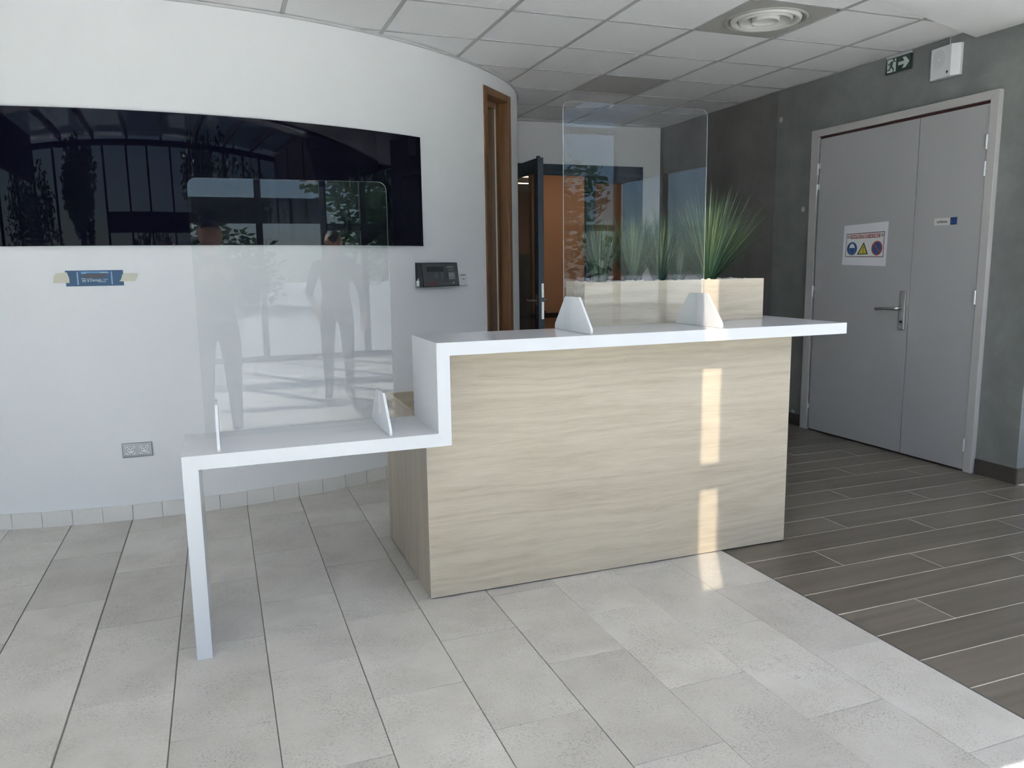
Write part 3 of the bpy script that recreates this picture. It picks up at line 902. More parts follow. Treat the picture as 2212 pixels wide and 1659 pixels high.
box('added_slit_pane', (-1.2, 1.2, SA-0.05, SB+0.05, ZH+0.032, ZH+0.036), M['slit'], ceil)  # added tinted pane, weakens the sun strip on the desk
sk4 = empty('added_window_4', (0, -4.5, ZH), kind='structure', label='added unseen roof glazing that lets sun onto the hall floor')  # roof glass added so sun reaches the floor and bounces to the ceiling
for i in range(9):
    x = XL+(XR-XL)*i/8
    box('rafter', (x-0.05, x+0.05, YF, -2.9, ZH, ZH+0.14), M['rear'], sk4)
    if i < 8:
        box('pane', (x+0.05, x+(XR-XL)/8-0.05, YF, -2.9, ZH+0.06, ZH+0.068), M['glass'], sk4)
sk5 = empty('added_window_5', ((KX0+KX1)/2, (KY0+KY1)/2, ZH), kind='structure', label='added unseen frosted panel that softens sun onto the right of the hall')  # diffusing roof panel added to brighten floor and ceiling
for i in range(4):
    a, b = KX0+(KX1-KX0)*i/4, KX0+(KX1-KX0)*(i+1)/4
    box('pane', (a+0.02, b-0.02, KY0, KY1, ZH+0.04, ZH+0.046), M['frost'], sk5)
    box('glazing_bar', (a-0.02, a+0.02, KY0, KY1, ZH, ZH+0.06), M['white'], sk5)
# round air diffuser in the ceiling
qx, ry = GX+GP*3.5, GY+GP*0.5
df = empty('air_diffuser', (qx, ry, HC), label='round metal air diffuser in a square ceiling plate', category='diffuser')
h = GP/2-0.006
n = 48
mb = MB()
rim = 0.232
vs = []
for k in range(n):
    a = 2*math.pi*(k+0.5)/n
    c, s = math.cos(a), math.sin(a)
    m_ = h/max(abs(c), abs(s))
    vs += [(qx+c*m_, ry+s*m_, HC-0.001), (qx+c*rim, ry+s*rim, HC-0.001)]
mb.add(vs, [(2*k, 2*((k+1) % n), 2*((k+1) % n)+1, 2*k+1) for k in range(n)])
mb.build('face_plate', M['diff'], df)
MB().lathe([(0.240, 0.0), (0.236, -0.006), (0.226, -0.008), (0.215, -0.003), (0.206, 0.010), (0.196, 0.02)], (qx, ry, HC)).build('outer_ring', M['diff'], df, smooth=True)
MB().lathe([(0.205, 0.004), (0.200, -0.012), (0.188, -0.016), (0.172, -0.010), (0.160, 0.012), (0.156, 0.03)], (qx, ry, HC)).build('middle_ring', M['diffr'], df, smooth=True)
MB().lathe([(0.156, 0.008), (0.150, -0.012), (0.145, -0.014), (0.142, -0.012), (0.115, 0.006), (0.088, 0.016), (0.0005, 0.02)], (qx, ry, HC)).build('cone', M['diffr'], df, smooth=True)
MB().lathe([(0.080, 0.012), (0.078, -0.012), (0.074, -0.014), (0.070, -0.010), (0.040, 0.002), (0.0005, 0.006)], (qx, ry, HC)).build('inner_dish', M['diffr'], df, smooth=True)
MB().lathe([(0.24, 0.0), (0.24, 0.028), (0.0005, 0.028)], (qx, ry, HC)).build('throat', M['dark'], df)
for a in (0.9, 1.5):
    d = Vector((math.cos(a), math.sin(a), 0))
    c = Vector((qx, ry, HC+0.004))
    MB().tube([c+d*0.09, c+d*0.155], 0.006).build('bracket', M['steel'], df)

# ================================================================== RECEPTION DESK
desk = empty('reception_desk', (1.3, 3.3, 0), label='pale oak reception desk with a white stepped ribbon worktop', category='desk')
A0, A1 = -0.153, -0.101
B0, B1 = 0.7600, 0.812
ZL, ZU, TH = 0.7457, 1.0947, 0.0508
RY0, RY1, RX = 2.840, 3.235, 2.729
rib = [(A0, 0), (A1, 0), (A1, ZL-TH), (B1, ZL-TH), (B1, ZU-TH), (RX, ZU-TH), (RX, ZU), (B0, ZU), (B0, ZL), (A0, ZL)]
rb = MB()
for y in (RY0, RY1):
    rb.v += [(x, y, z) for x, z in rib]
nr = len(rib)
def cap(i0, flip):
    qs = [(0, 1, 2, 9), (9, 2, 3, 8), (3, 4, 7, 8), (4, 5, 6, 7)]
    return [tuple(i0+i for i in (q[::-1] if flip else q)) for q in qs]
rb.f = cap(0, False)+cap(nr, True)+[(i, (i+1) % nr, nr+(i+1) % nr, nr+i) for i in range(nr)]
rb.mi = [0]*len(rb.f)
rb.build('ribbon_worktop', M['solid'], desk, bevel=0.0012, label='white stepped ribbon worktop')
box('end_worktop', (2.5635, RX, RY1, 3.84, ZU-TH, ZU), M['solid'], desk, bevel=0.0012)
DX = (0.756, 2.5635)
fp = box('front_panel', (DX[0], DX[1], 3.017, 3.036, 0.006, ZL-TH), M['oak'], desk, org=(1.6, 3.017, 0))
MB().box(B1, DX[1], 3.017, 3.036, ZL-TH, ZU-TH).build('front_panel', M['oak'], desk, org=(1.6, 3.017, 0))
box('edge_band', (DX[1], DX[1]+0.0012, 3.017, 3.036, 0.006, ZU-TH), M['oakedge'], desk)
box('edge_band', (DX[0]-0.0012, DX[0], 3.0168, 3.020, 0.006, ZL-TH), M['oakedge'], desk)
box('side_panel', (DX[0], DX[0]+0.019, 3.036, RY1, 0.006, ZL-TH), M['oakv'], desk)
box('side_panel', (DX[0], DX[0]+0.019, RY1, 3.84, 0.006, 0.755), M['oakv'], desk)
box('side_panel', (DX[1]-0.019, DX[1], 3.036, 3.44, 0.006, ZU-TH), M['oakv'], desk)
box('side_panel', (DX[1]-0.019, DX[1], 3.44, 3.84, 0.006, ZU-TH), M['oakv'], desk)
box('back_panel', (DX[0]+0.019, DX[1]-0.019, 3.821, 3.84, 0.006, 0.755), M['oak'], desk)
box('inner_shelf', (DX[0]+0.019, DX[1]-0.019, 3.44, 3.821, 0.40, 0.42), M['oak'], desk)
box('inner_back', (DX[0]+0.019, DX[1]-0.019, 3.421, 3.44, 0.006, 0.68), M['oak'], desk)
box('cabinet_top', (1.56, DX[1]-0.019, RY1, 3.44, ZU-TH-0.02, ZU-TH), M['oak'], desk)
box('cabinet_back', (1.56, DX[1]-0.019, 3.425, 3.44, 0.68, ZU-TH-0.02), M['oak'], desk)
box('cabinet_side', (1.56, 1.579, RY1, 3.425, 0.68, ZU-TH-0.02), M['oakv'], desk)

# ================================================================== PROTECTIVE SCREENS
def screen(x0, x1, z0, zb, z1, feet, label):
    """sheet between two trapezoid feet; zb is the worktop it stands on"""
    s = empty('protective_screen', ((x0+x1)/2, 3.055, zb), label=label, category='screen', group='clear protective screens on the desk')
    rr = 0.032
    pts = [(x0, z0), (x1, z0)]
    for k in range(9):
        a = math.pi/2*k/8
        pts.append((x1-rr+rr*math.cos(a), z1-rr+rr*math.sin(a)))
    for k in range(9):
        a = math.pi/2+math.pi/2*k/8
        pts.append((x0+rr+rr*math.cos(a), z1-rr+rr*math.sin(a)))
    n = len(pts)
    th = 0.0045
    mb = MB()
    mb.v = [(x, 3.055, z) for x, z in pts]+[(x, 3.055+th, z) for x, z in pts]
    mb.f = [tuple(range(n)), tuple(range(n, 2*n))[::-1]]+[(i, (i+1) % n, n+(i+1) % n, n+i) for i in range(n)]
    mb.mi = [0, 0]+[1]*n
    mb.build('sheet', [M['acr'], M['acredge']], s)
    for fx in feet:
        prof = [(2.872, 0.0), (3.232, 0.0), (3.236, 0.010), (3.232, 0.024), (3.128, 0.142), (3.120, 0.148), (2.986, 0.148), (2.978, 0.142), (2.872, 0.024), (2.868, 0.010)]
        f = MB().prism([(fx-0.005, y, zb+z+0.0005) for y, z in prof], (0.010, 0, 0)).build('foot', M['foot'], s, bevel=0.0012)
        box('slot', (fx-0.0056, fx-0.005, 3.0545, 3.0600, zb+0.055, zb+0.147), M['wplast'], f)
    return s
screen(-0.074, 0.637, 0.757, ZL, 1.704, (-0.0305, 0.5825), 'tall clear acrylic screen on two white feet on the lower worktop')
screen(1.386, 2.089, 1.106, ZU, 2.048, (1.427, 2.061), 'tall clear acrylic screen on two white feet on the upper counter')

# ================================================================== PLANTER
PX0, PX1, PY0, PY1, PZ0, PZ1 = 1.573, 2.566, 3.238, 3.44, ZU-TH, 1.298
pl = empty('planter_box', ((PX0+PX1)/2, (PY0+PY1)/2, PZ0), label='long pale oak planter box behind the upper counter', category='planter')
box('front_board', (PX0, PX1, PY0, PY0+0.019, PZ0, PZ1), M['oak'], pl)
box('back_board', (PX0, PX1, PY1-0.019, PY1, PZ0, PZ1), M['oak'], pl)
box('end_board', (PX0, PX0+0.019, PY0+0.019, PY1-0.019, PZ0, PZ1), M['oak'], pl)
box('end_board', (PX1-0.019, PX1, PY0+0.019, PY1-0.019, PZ0, PZ1), M['oak'], pl)
box('soil', (PX0+0.019, PX1-0.019, PY0+0.019, PY1-0.019, PZ0, PZ1-0.014), M['soil'], pl)
# pebbles
ico = bmesh.new()
bmesh.ops.create_icosphere(ico, subdivisions=1, radius=1.0)
pms = []
for k in range(4):
    rk = random.Random(k)
    me = bpy.data.meshes.new('pebble')
    b2 = ico.copy()
    for v in b2.verts:
        v.co *= 1+rk.uniform(-0.12, 0.12)
    for f in b2.faces:
        f.smooth = True
    b2.to_mesh(me); b2.free()
    me.materials.append(M['pebble'])
    pms.append(me)
rp_ = random.Random(3)
for k in range(64):
    x = rp_.uniform(PX0+0.03, PX1-0.03)
    y = PY0+0.03+(rp_.random()**1.6)*(PY1-PY0-0.06)
    s = rp_.uniform(0.0065, 0.0125)
    o = bpy.data.objects.new('pebble', pms[k % 4])
    COL.objects.link(o)
    o.location = (x, y, PZ1-0.010+s*0.62)
    o.scale = (s*1.3, s, s*0.75)
    o.rotation_euler = (0, 0, rp_.uniform(0, 6.28))
    tag(o, 'small white pebble lying among the grasses in the planter box', 'pebble', 'white pebbles in the planter box')

def tuft(x, y, nb, hmin, hmax, spread, seed, label, lean=(0, 0)):
    rg = random.Random(seed)
    z0 = PZ1-0.016
    mb = MB()
    for k in range(nb):
        a = rg.uniform(0, 2*math.pi)
        rt = math.sqrt(rg.random())
        bx_, by_ = x+rt*0.022*math.cos(a), y+rt*0.018*math.sin(a)
        tilt = spread*(rt**0.9)*rg.uniform(0.5, 1.15)
        L = rg.uniform(hmin, hmax)*(1.04-0.14*rt)
        dx, dy = math.cos(a)*tilt+lean[0], math.sin(a)*tilt*0.55+lean[1]
        d = Vector((dx, dy, 1)).normalized()
        curl = rg.uniform(0.0, 0.10)
        w = rg.uniform(0.0013, 0.0024)
        side = Vector((-math.sin(a+rg.uniform(-1, 1)), math.cos(a), 0)).normalized()
        mi = rg.choices((0, 1, 2), (6, 4, 1.3))[0]
        vs = []
        ns = 4
        for i in range(ns):
            f = i/ns
            p = Vector((bx_, by_, z0))+d*L*f+Vector((dx, dy, 0))*curl*L*f*f*2-Vector((0, 0, 1))*curl*L*f*f*0.4
            ww = w*(1-0.6*f)
            vs += [tuple(p-side*ww), tuple(p+side*ww)]
        p = Vector((bx_, by_, z0))+d*L+Vector((dx, dy, 0))*curl*L*2-Vector((0, 0, 1))*curl*L*0.4
        vs.append(tuple(p))
        fs = [(2*i, 2*i+1, 2*i+3, 2*i+2) for i in range(ns-1)]+[(2*ns-2, 2*ns-1, 2*ns)]
        mb.add(vs, fs, mi)
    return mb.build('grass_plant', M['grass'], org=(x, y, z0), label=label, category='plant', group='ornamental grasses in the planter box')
tuft(1.705, 3.345, 380, 0.20, 0.36, 0.50, 11, 'dark green grass tuft at the left end of the planter box')
tuft(1.885, 3.35, 400, 0.22, 0.39, 0.62, 12, 'second grass tuft from the left end of the planter box')
tuft(2.035, 3.355, 380, 0.22, 0.39, 0.60, 13, 'middle grass tuft seen through the upper acrylic screen')
tuft(2.155, 3.375, 300, 0.20, 0.34, 0.60, 14, 'grass tuft tucked behind the largest tuft in the planter')
tuft(2.292, 3.325, 1100, 0.24, 0.50, 1.02, 15, 'largest spreading grass tuft beside the right edge of the upper screen', lean=(0.03, 0))

# ================================================================== THINGS ON THE CURVED WALL
cf = lambda t, o, z: drum(t, o, z)
tv = empty('wall_screen', drum(0.1, 0.0, 1.508), label='long glossy black curved screen on the white wall', category='screen')
MB(cf).box(-0.330, 0.5165, 0.0, 0.026, 1.506, 2.2075, sub=48).build('backing', M['wplast'], tv, smooth=False)  # white rim past the glass stands in for its edge highlight
mb = MB(cf).box(-0.3295, 0.5150, 0.026, 0.031, 1.511, 2.205, sub=120)
gp = mb.build('glass_front', M['tv'], tv)
bm = bmesh.new(); bm.from_mesh(gp.data)
for f in bm.faces:
    f.smooth = True
for e in bm.edges:
    if len(e.link_faces) == 2 and e.calc_face_angle(0) > 0.5:
        e.smooth = False
bm.to_mesh(gp.data); bm.free()

# taped printed strip
ps = empty('taped_strip', drum(-0.043, 0, 1.30), label='small blue printed strip taped to the wall below the black screen', category='notice')
ta, tb = -0.0830, -0.0040
cft = lambda u, w, v: drum(ta+(tb-ta)*u, w, 1.301+0.082*v)
MB(cft).box(-0.008, 1.008, 0.0, 0.0015, -0.03, 1.03, sub=6).build('paper', M['paper'], ps)
MB(cft).box(0, 1, 0.0015, 0.0018, 0, 1, sub=6).build('print_ground', M['posterb'], ps)
for u in (0.195, 0.785):
    MB(cft).box(u, u+0.024, 0.0018, 0.0021, 0.09, 0.91).build('print_bar', M['posterl'], ps)
MB(cft).box(0.27, 0.74, 0.0019, 0.0021, 0.83, 0.93, sub=6).build('print_band', M['posterc'], ps)
for q in ((0.28, 0.36, 0.80, 0.84), (0.60, 0.75, 0.82, 0.87)):
    MB(cft).box(q[0], q[1], 0.0021, 0.0024, q[2], q[3], sub=2).build('print_line', M['postert'], ps)
MB(cft).box(0.31, 0.69, 0.0019, 0.0021, 0.52, 0.78, sub=6).build('print_block', M['posterd'], ps)
for q in ((0.27, 0.35, 0.46, 0.50), (0.28, 0.35, 0.34, 0.40), (0.28, 0.34, 0.26, 0.30), (0.65, 0.73, 0.40, 0.43), (0.64, 0.70, 0.33, 0.35), (0.56, 0.69, 0.24, 0.27), (0.375, 0.392, 0.26, 0.48)):
    MB(cft).box(q[0], q[1], 0.0018, 0.0021, q[2], q[3], sub=2).build('print_line', M['postert'], ps)
v_, f_ = text_geo('Demain', 1.0)
MB(lambda x, y, z: cft(0.515+x*0.066, 0.0022, 0.375+y*0.28)).add(v_, f_).build('lettering', M['exitw'], ps)
tpa = [(-0.215, 0.22), (-0.20, 0.62), (-0.15, 0.84), (0.03, 0.90), (0.062, 0.52), (0.062, 0.22)]
tpb = [(0.925, 0.27), (0.96, 0.42), (0.985, 0.70), (1.04, 0.80), (1.25, 0.76), (1.255, 0.62), (1.20, 0.25)]
for tp in (tpa, tpb):
    n = len(tp)
    mb = MB(cft)
    mb.add([(u, 0.0024, v) for u, v in tp]+[(u, 0.0028, v) for u, v in tp], [tuple(range(n)), tuple(range(n, 2*n))[::-1]]+[(i, (i+1) % n, n+(i+1) % n, n+i) for i in range(n)])
    mb.build('masking_tape', M['tape'], ps)

# double socket
sk = empty('power_socket', drum(-0.0055, 0, 0.356), label='grey double power socket low on the curved wall', category='socket')
s0, s1 = -0.0275, 0.0160
cfs = lambda u, w, v: drum(s0+(s1-s0)*u, w, 0.356+0.080*v)
mb = MB(cfs)
mb.box(0, 1, 0, 0.006, 0, 1, sub=4)
mb.build('base_plate', M['btn'], sk)
mb = MB(cfs)
pv = [(0.02, 0.03), (0.02, 0.97), (0.98, 0.97), (0.98, 0.03)]
mb.add([(0.02, 0.006, 0.03), (0.98, 0.006, 0.03), (0.98, 0.006, 0.97), (0.02, 0.006, 0.97), (0.04, 0.014, 0.18), (0.96, 0.014, 0.18), (0.96, 0.014, 0.88), (0.04, 0.014, 0.88)],
       [(4, 5, 6, 7), (0, 1, 5, 4), (1, 2, 6, 5), (2, 3, 7, 6), (3, 0, 4, 7)])
mb.build('cover', M['lplast'], sk)
for uc in (0.285, 0.725):
    o1 = MB(cfs).box(uc-0.145, uc+0.145, 0.014, 0.0165, 0.23, 0.80).build('insert', M['wplast'], sk)
    ring = MB()
    n = 24
    def ell(r, w):
        return [cfs(uc+r*0.145*math.cos(2*math.pi*k/n), w, 0.515+r*0.275*math.sin(2*math.pi*k/n)) for k in range(n)]
    a, b = ell(0.94, 0.0170), ell(0.84, 0.0170)
    ring.add(a+b, [(k, (k+1) % n, n+(k+1) % n, n+k) for k in range(n)])
    ring.build('ring', M['panelgrey'], o1)
    for du, dv in ((-0.055, 0.0), (0.055, 0.02), (0.0, 0.12)):
        cc = Vector(cfs(uc+du, 0.0166, 0.53+dv))
        MB().cyl(cc, 0.0028, (math.sin(-0.005), -1, 0), 0.001, 10).build('pin_hole', M['hole'], o1)

# alarm panel with sloping face
ap = empty('alarm_panel', drum(0.56, 0, 1.240), label='charcoal alarm control panel with small display beside the narrow window', category='alarm panel')
a0, a1 = 0.500, 0.6085
cfa = lambda u, w, v: drum(a0+(a1-a0)*u, w, 1.240+0.163*v)
mb = MB(cfa)
mb.add([(0.0, 0, 0.03), (1.0, 0, 0.0), (1.0, 0, 1.0), (0.0, 0, 1.0), (0.02, 0.060, 0.0), (0.98, 0.060, 0.0), (0.98, 0.042, 0.985), (0.02, 0.042, 0.985)],
       [(4, 5, 6, 7), (0, 1, 5, 4), (1, 2, 6, 5), (2, 3, 7, 6), (3, 0, 4, 7), (0, 3, 2, 1)])
mb.build('case', M['dark'], ap, bevel=0.002)
def fa(u, v, e):
    return cfa(u, 0.060-0.018*(v/0.985)+e, v)
def rect(u0, u1, v0, v1, e0, e1, nm, mt, par):
    mb = MB()
    vs = [fa(u0, v0, e0), fa(u1, v0, e0), fa(u1, v1, e0), fa(u0, v1, e0), fa(u0, v0, e1), fa(u1, v0, e1), fa(u1, v1, e1), fa(u0, v1, e1)]
    mb.add(vs, [(0, 3, 2, 1), (4, 5, 6, 7), (0, 1, 5, 4), (1, 2, 6, 5), (2, 3, 7, 6), (3, 0, 4, 7)])
    return mb.build(nm, mt, par)
fp_ = rect(0.05, 0.96, 0.04, 0.94, 0.0, 0.003, 'face_plate', M['panelgrey'], ap)
rect(0.15, 0.57, 0.62, 0.83, 0.003, 0.0045, 'display', M['lcd'], fp_)
for u0, u1, v0, v1 in ((0.66, 0.84, 0.77, 0.84), (0.68, 0.84, 0.67, 0.70), (0.69, 0.86, 0.38, 0.58), (0.69, 0.86, 0.30, 0.355)):
    rect(u0, u1, v0, v1, 0.003, 0.004, 'key_field', M['btn'], fp_)
for u, v in ((0.37, 0.55), (0.335, 0.47), (0.405, 0.47), (0.37, 0.39), (0.52, 0.56), (0.52, 0.47), (0.52, 0.38)):
    rect(u-0.013, u+0.013, v-0.028, v+0.028, 0.003, 0.0045, 'button', M['btn'], fp_)
rect(0.15, 0.37, 0.11, 0.19, 0.003, 0.0036, 'red_mark', M['red'], fp_)
rect(0.40, 0.76, 0.115, 0.125, 0.003, 0.0036, 'print_line', M['btn'], fp_)
rect(0.78, 0.83, 0.125, 0.16, 0.003, 0.0040, 'badge', M['wplast'], fp_)
kt = empty('key_tag', drum(0.499, 0.03, 1.245), label='small white tag hanging at the left side of the alarm panel', category='tag')
MB(lambda u, w, z: drum(0.4975+u, w, z)).box(-0.0012, 0.0012, 0.022, 0.044, 1.247, 1.284).build('tag', M['wplast'], kt, bevel=0.001)
MB().tube([drum(0.4985, 0.033, 1.283), drum(0.4983, 0.033, 1.296), drum(0.500, 0.033, 1.300)], 0.0022).build('ring', M['steel'], kt)
cp = empty('call_point', drum(0.63, 0, 1.240), label='small white wall switch box right of the alarm panel', category='switch')
MB(lambda u, w, z: drum(0.6135+0.030*u, w, 1.241+0.081*z)).box(0, 1, 0, 0.030, 0, 1).build('body', M['wplast'], cp, bevel=0.002)
cfc = lambda u, w, z: drum(0.6135+0.030*u, w, 1.241+0.081*z)
MB(cfc).box(0.25, 0.80, 0.030, 0.0308, 0.86, 0.92).build('slit', M['panelgrey'], cp)
for u, r in ((0.42, 0.0022), (0.57, 0.0042), (0.72, 0.0022)):
    MB().cyl(cfc(u, 0.030, 0.55), r, (math.sin(0.63), -math.cos(0.63), 0), 0.0012, 10).build('dot', M['hole'], cp)

# ================================================================== THINGS ON THE CONCRETE WALL AND GREY DOOR
def rw(x0):
    """u to the viewer's right, v up, w towards the room"""
    return lambda u, w, v: (x0-w, -u, v)
# exit sign
ex = empty('exit_sign', (XW, 4.352, 2.662), label='green emergency exit sign with running figure and right arrow', category='sign')
fe = rw(XW)
MB(fe).box(-4.466, -4.240, 0.0, 0.022, 2.662, 2.786).build('casing', M['acr'], ex)
MB(fe).box(-4.462, -4.244, 0.002, 0.010, 2.764, 2.784).build('lamp_bar', M['lplast'], ex)
MB(fe).box(-4.460, -4.250, 0.008, 0.014, 2.666, 2.766).build('plate', M['exitg'], ex)
def poly(fn, pts, w0, w1):
    n = len(pts)
    return MB(fn).add([(u, w0, v) for u, v in pts]+[(u, w1, v) for u, v in pts], [tuple(range(n)), tuple(range(n, 2*n))[::-1]]+[(i, (i+1) % n, n+(i+1) % n, n+i) for i in range(n)])
ac, zc_ = -4.305, 2.716
poly(fe, [(ac-0.048, zc_-0.011), (ac+0.004, zc_-0.011), (ac-0.014, zc_-0.036), (ac+0.014, zc_-0.036), (ac+0.046, zc_), (ac+0.014, zc_+0.036), (ac-0.014, zc_+0.036), (ac+0.004, zc_+0.011), (ac-0.048, zc_+0.011)], 0.0142, 0.0148).build('arrow', M['exitw'], ex)
dc = -4.408
MB(fe).box(dc-0.040, dc+0.036, 0.0142, 0.0146, 2.672, 2.760).build('doorway', M['exitw'], ex)
figs = [[(-0.006, 0.030), (0.014, 0.028), (0.004, -0.004), (-0.016, -0.002)],
        [(0.010, 0.028), (0.030, 0.018), (0.034, 0.024), (0.014, 0.036)],
        [(-0.006, 0.028), (-0.026, 0.014), (-0.034, 0.018), (-0.036, 0.012), (-0.024, 0.004), (-0.004, 0.018)],
        [(-0.014, 0.0), (0.004, -0.004), (0.020, -0.022), (0.018, -0.046), (0.010, -0.046), (0.010, -0.026)],
        [(-0.016, 0.0), (-0.002, -0.004), (-0.014, -0.028), (-0.038, -0.030), (-0.038, -0.022), (-0.022, -0.020)]]
for k, fg in enumerate(figs):
    poly(fe, [(dc+u, 2.716+v) for u, v in fg], 0.0148, 0.0152).build('figure', M['exitg'], ex)
MB(fe).add([(dc+0.016+0.009*math.cos(2*math.pi*k/14), 0.0152, 2.716+0.041+0.009*math.sin(2*math.pi*k/14)) for k in range(14)], [tuple(range(14))]).build('figure', M['exitg'], ex)

# sounder / loudspeaker box
sp_ = empty('wall_loudspeaker', (XW, 3.968, 2.538), label='white wall loudspeaker box with dotted round grille near the ceiling', category='loudspeaker')
ys0, ys1, zs0, zs1 = -4.083, -3.853, 2.538, 2.733
pr = [(ys0, 0.0), (ys0, 0.018), (ys0+0.022, 0.034), (ys1-0.060, 0.050), (ys1-0.045, 0.052), (ys1, 0.020), (ys1, 0.0)]
n = len(pr)
MB(fe).add([(u, w, zs0) for u, w in pr]+[(u, w, zs1) for u, w in pr], [tuple(range(n)), tuple(range(n, 2*n))[::-1]]+[(i, (i+1) % n, n+(i+1) % n, n+i) for i in range(n)]).build('case', M['wplast'], sp_, bevel=0.0015)
def face_w(u):
    return 0.034+0.016*(u-(ys0+0.022))/((ys1-0.060)-(ys0+0.022))
gc, gz = ys0+0.086, zs0+0.118
gr = MB()
for ring_r, cnt in ((0.016, 14), (0.024, 18), (0.032, 22), (0.040, 26), (0.048, 30)):
    for k in range(cnt):
        a = 2*math.pi*k/cnt
        u, v = gc+ring_r*math.cos(a), gz+ring_r*1.15*math.sin(a)
        ww = face_w(u)+0.0004
        ta_, nb_ = (-math.sin(a), math.cos(a)), (math.cos(a), math.sin(a))
        l_, h_ = 0.0032, 0.0012
        gr.add([fe(u+ta_[0]*sx*l_+nb_[0]*sy*h_, ww, v+ta_[1]*sx*l_+nb_[1]*sy*h_) for sx, sy in ((-1, -1), (1, -1), (1, 1), (-1, 1))], [(0, 1, 2, 3)])
gr.build('grille_slots', M['gplast'], sp_)
uu = ys1-0.070
MB(fe).box(uu-0.007, uu+0.007, face_w(uu)+0.001, face_w(uu)+0.002, zs0+0.022, zs0+0.036).build('badge', M['panelgrey'], sp_)
MB(fe).box(uu-0.006, uu+0.006, face_w(uu)+0.001, face_w(uu)+0.0015, zs0+0.014, zs0+0.018).build('badge', M['lplast'], sp_)
MB().tube([(XW-0.008, 3.945, zs1-0.005), (XW-0.008, 3.948, zs1+0.03), (XW-0.006, 3.95, HC+0.004)], 0.003).build('cable', M['wplast'], sp_)

# building-site notice on the grey door
nt_ = empty('site_notice', (XD, 4.548, 1.340), label='white paper building-site notice taped to the left grey door leaf', category='notice')
SX0, SX1, SZ0, SZ1 = -4.760, -4.340, 1.338, 1.642
fn = rw(XD)
def npt(u, v, e):
    """sheet slightly tilted and rippled; u,v in 0..1"""
    x = SX0+(SX1-SX0)*(u+0.014*(v-0.5))
    z = SZ0+(SZ1-SZ0)*v+(-0.012*(u-0.5))*(0.5-v)*2
    w = 0.0012+0.0010*(1+math.sin(7*u+2*v))*(1-v)**3*0.8+e
    return fn(x, w, z)
mb = MB()
nu, nv = 14, 10
mb.add([npt(i/nu, j/nv, 0) for j in range(nv+1) for i in range(nu+1)], [(j*(nu+1)+i, j*(nu+1)+i+1, (j+1)*(nu+1)+i+1, (j+1)*(nu+1)+i) for j in range(nv) for i in range(nu)])
mb.add([npt(i/nu, j/nv, -0.0004) for j in range(nv+1) for i in range(nu+1)], [(j*(nu+1)+i, (j+1)*(nu+1)+i, (j+1)*(nu+1)+i+1, j*(nu+1)+i+1) for j in range(nv) for i in range(nu)])
mb.build('sheet', M['paper'], nt_, smooth=True)
def npatch(pts, e, nm, mt):
    MB().add([npt(u, v, e) for u, v in pts], [tuple(range(len(pts)))]).build(nm, mt, nt_)
def nrect(u0, u1, v0, v1, e, nm, mt, par=None):
    k, kv = 14, 8
    vs = [npt(u0+(u1-u0)*i/k, v0+(v1-v0)*j/kv, e) for j in range(kv+1) for i in range(k+1)]
    MB().add(vs, [(j*(k+1)+i, j*(k+1)+i+1, (j+1)*(k+1)+i+1, (j+1)*(k+1)+i) for j in range(kv) for i in range(k)]).build(nm, mt, nt_)
U0, U1, V0, V1 = 0.070, 0.935, 0.205, 0.785
nrect(U0, U1, V0, V1, 0.0006, 'print_border', M['pdred'])
nrect(U0+0.012, U1-0.012, V0+0.016, V1-0.018, 0.0009, 'print_ground', M['paperin'])
nrect(0.160, 0.845, 0.655, 0.745, 0.0012, 'print_banner', M['pred'])
v_, f_ = text_geo('CHANTIER INTERDIT AU PUBLIC', 1.0, bold=0.02)
wmax = max(a for a, b, c in v_)-min(a for a, b, c in v_)
MB(lambda x, y, z: npt(0.5025+x*0.655/wmax, 0.700+y*0.088, 0.0015)).add(v_, f_).build('lettering', M['paperin'], nt_)
def disc(uc, vc, ru, e, nm, mt, rv=None, n=28):
    rv = rv or ru*(SX1-SX0)/(SZ1-SZ0)
    MB().add([npt(uc+ru*math.cos(2*math.pi*k/n), vc+rv*math.sin(2*math.pi*k/n), e) for k in range(n)], [tuple(range(n))]).build(nm, mt, nt_)
for uc in (0.118, 0.888):
    disc(uc, 0.702, 0.030, 0.0012, 'pictogram', M['pblk'])
    disc(uc, 0.702, 0.024, 0.0015, 'pictogram', M['paperin'])
    npatch([(uc-0.005, 0.69), (uc+0.010, 0.675), (uc+0.012, 0.70), (uc+0.004, 0.73), (uc-0.010, 0.725)], 0.0018, 'pictogram', M['pblk'])
vc = 0.410
disc(0.218, vc, 0.118, 0.0012, 'mandatory_disc', M['pblue'])
hel = [(0.150, 0.428), (0.160, 0.444), (0.163, 0.480), (0.184, 0.520), (0.218, 0.536), (0.252, 0.520), (0.273, 0.480), (0.276, 0.444), (0.287, 0.428)]
npatch(hel, 0.0015, 'helmet', M['paperin'])
for du in (-0.012, 0.012):
    npatch([(0.218+du-0.002, 0.445), (0.218+du+0.002, 0.445), (0.218+du+0.002, 0.525), (0.218+du-0.002, 0.525)], 0.0018, 'helmet_rib', M['btn'])
fc = [(0.150, 0.43), (0.154, 0.36), (0.175, 0.29), (0.205, 0.25), (0.231, 0.25), (0.262, 0.29), (0.284, 0.36), (0.288, 0.43)]
for i in range(len(fc)-1):
    (a, b), (c, d) = fc[i], fc[i+1]
    npatch([(a, b), (c, d), (c+0.004, d+0.006), (a+0.004, b+0.006)], 0.0015, 'face_line', M['postert'])
npatch([(0.345, 0.262), (0.595, 0.268), (0.485, 0.565)], 0.0012, 'warning_triangle', M['pblk'])
npatch([(0.380, 0.285), (0.562, 0.289), (0.483, 0.510)], 0.0015, 'warning_triangle', M['pyel'])
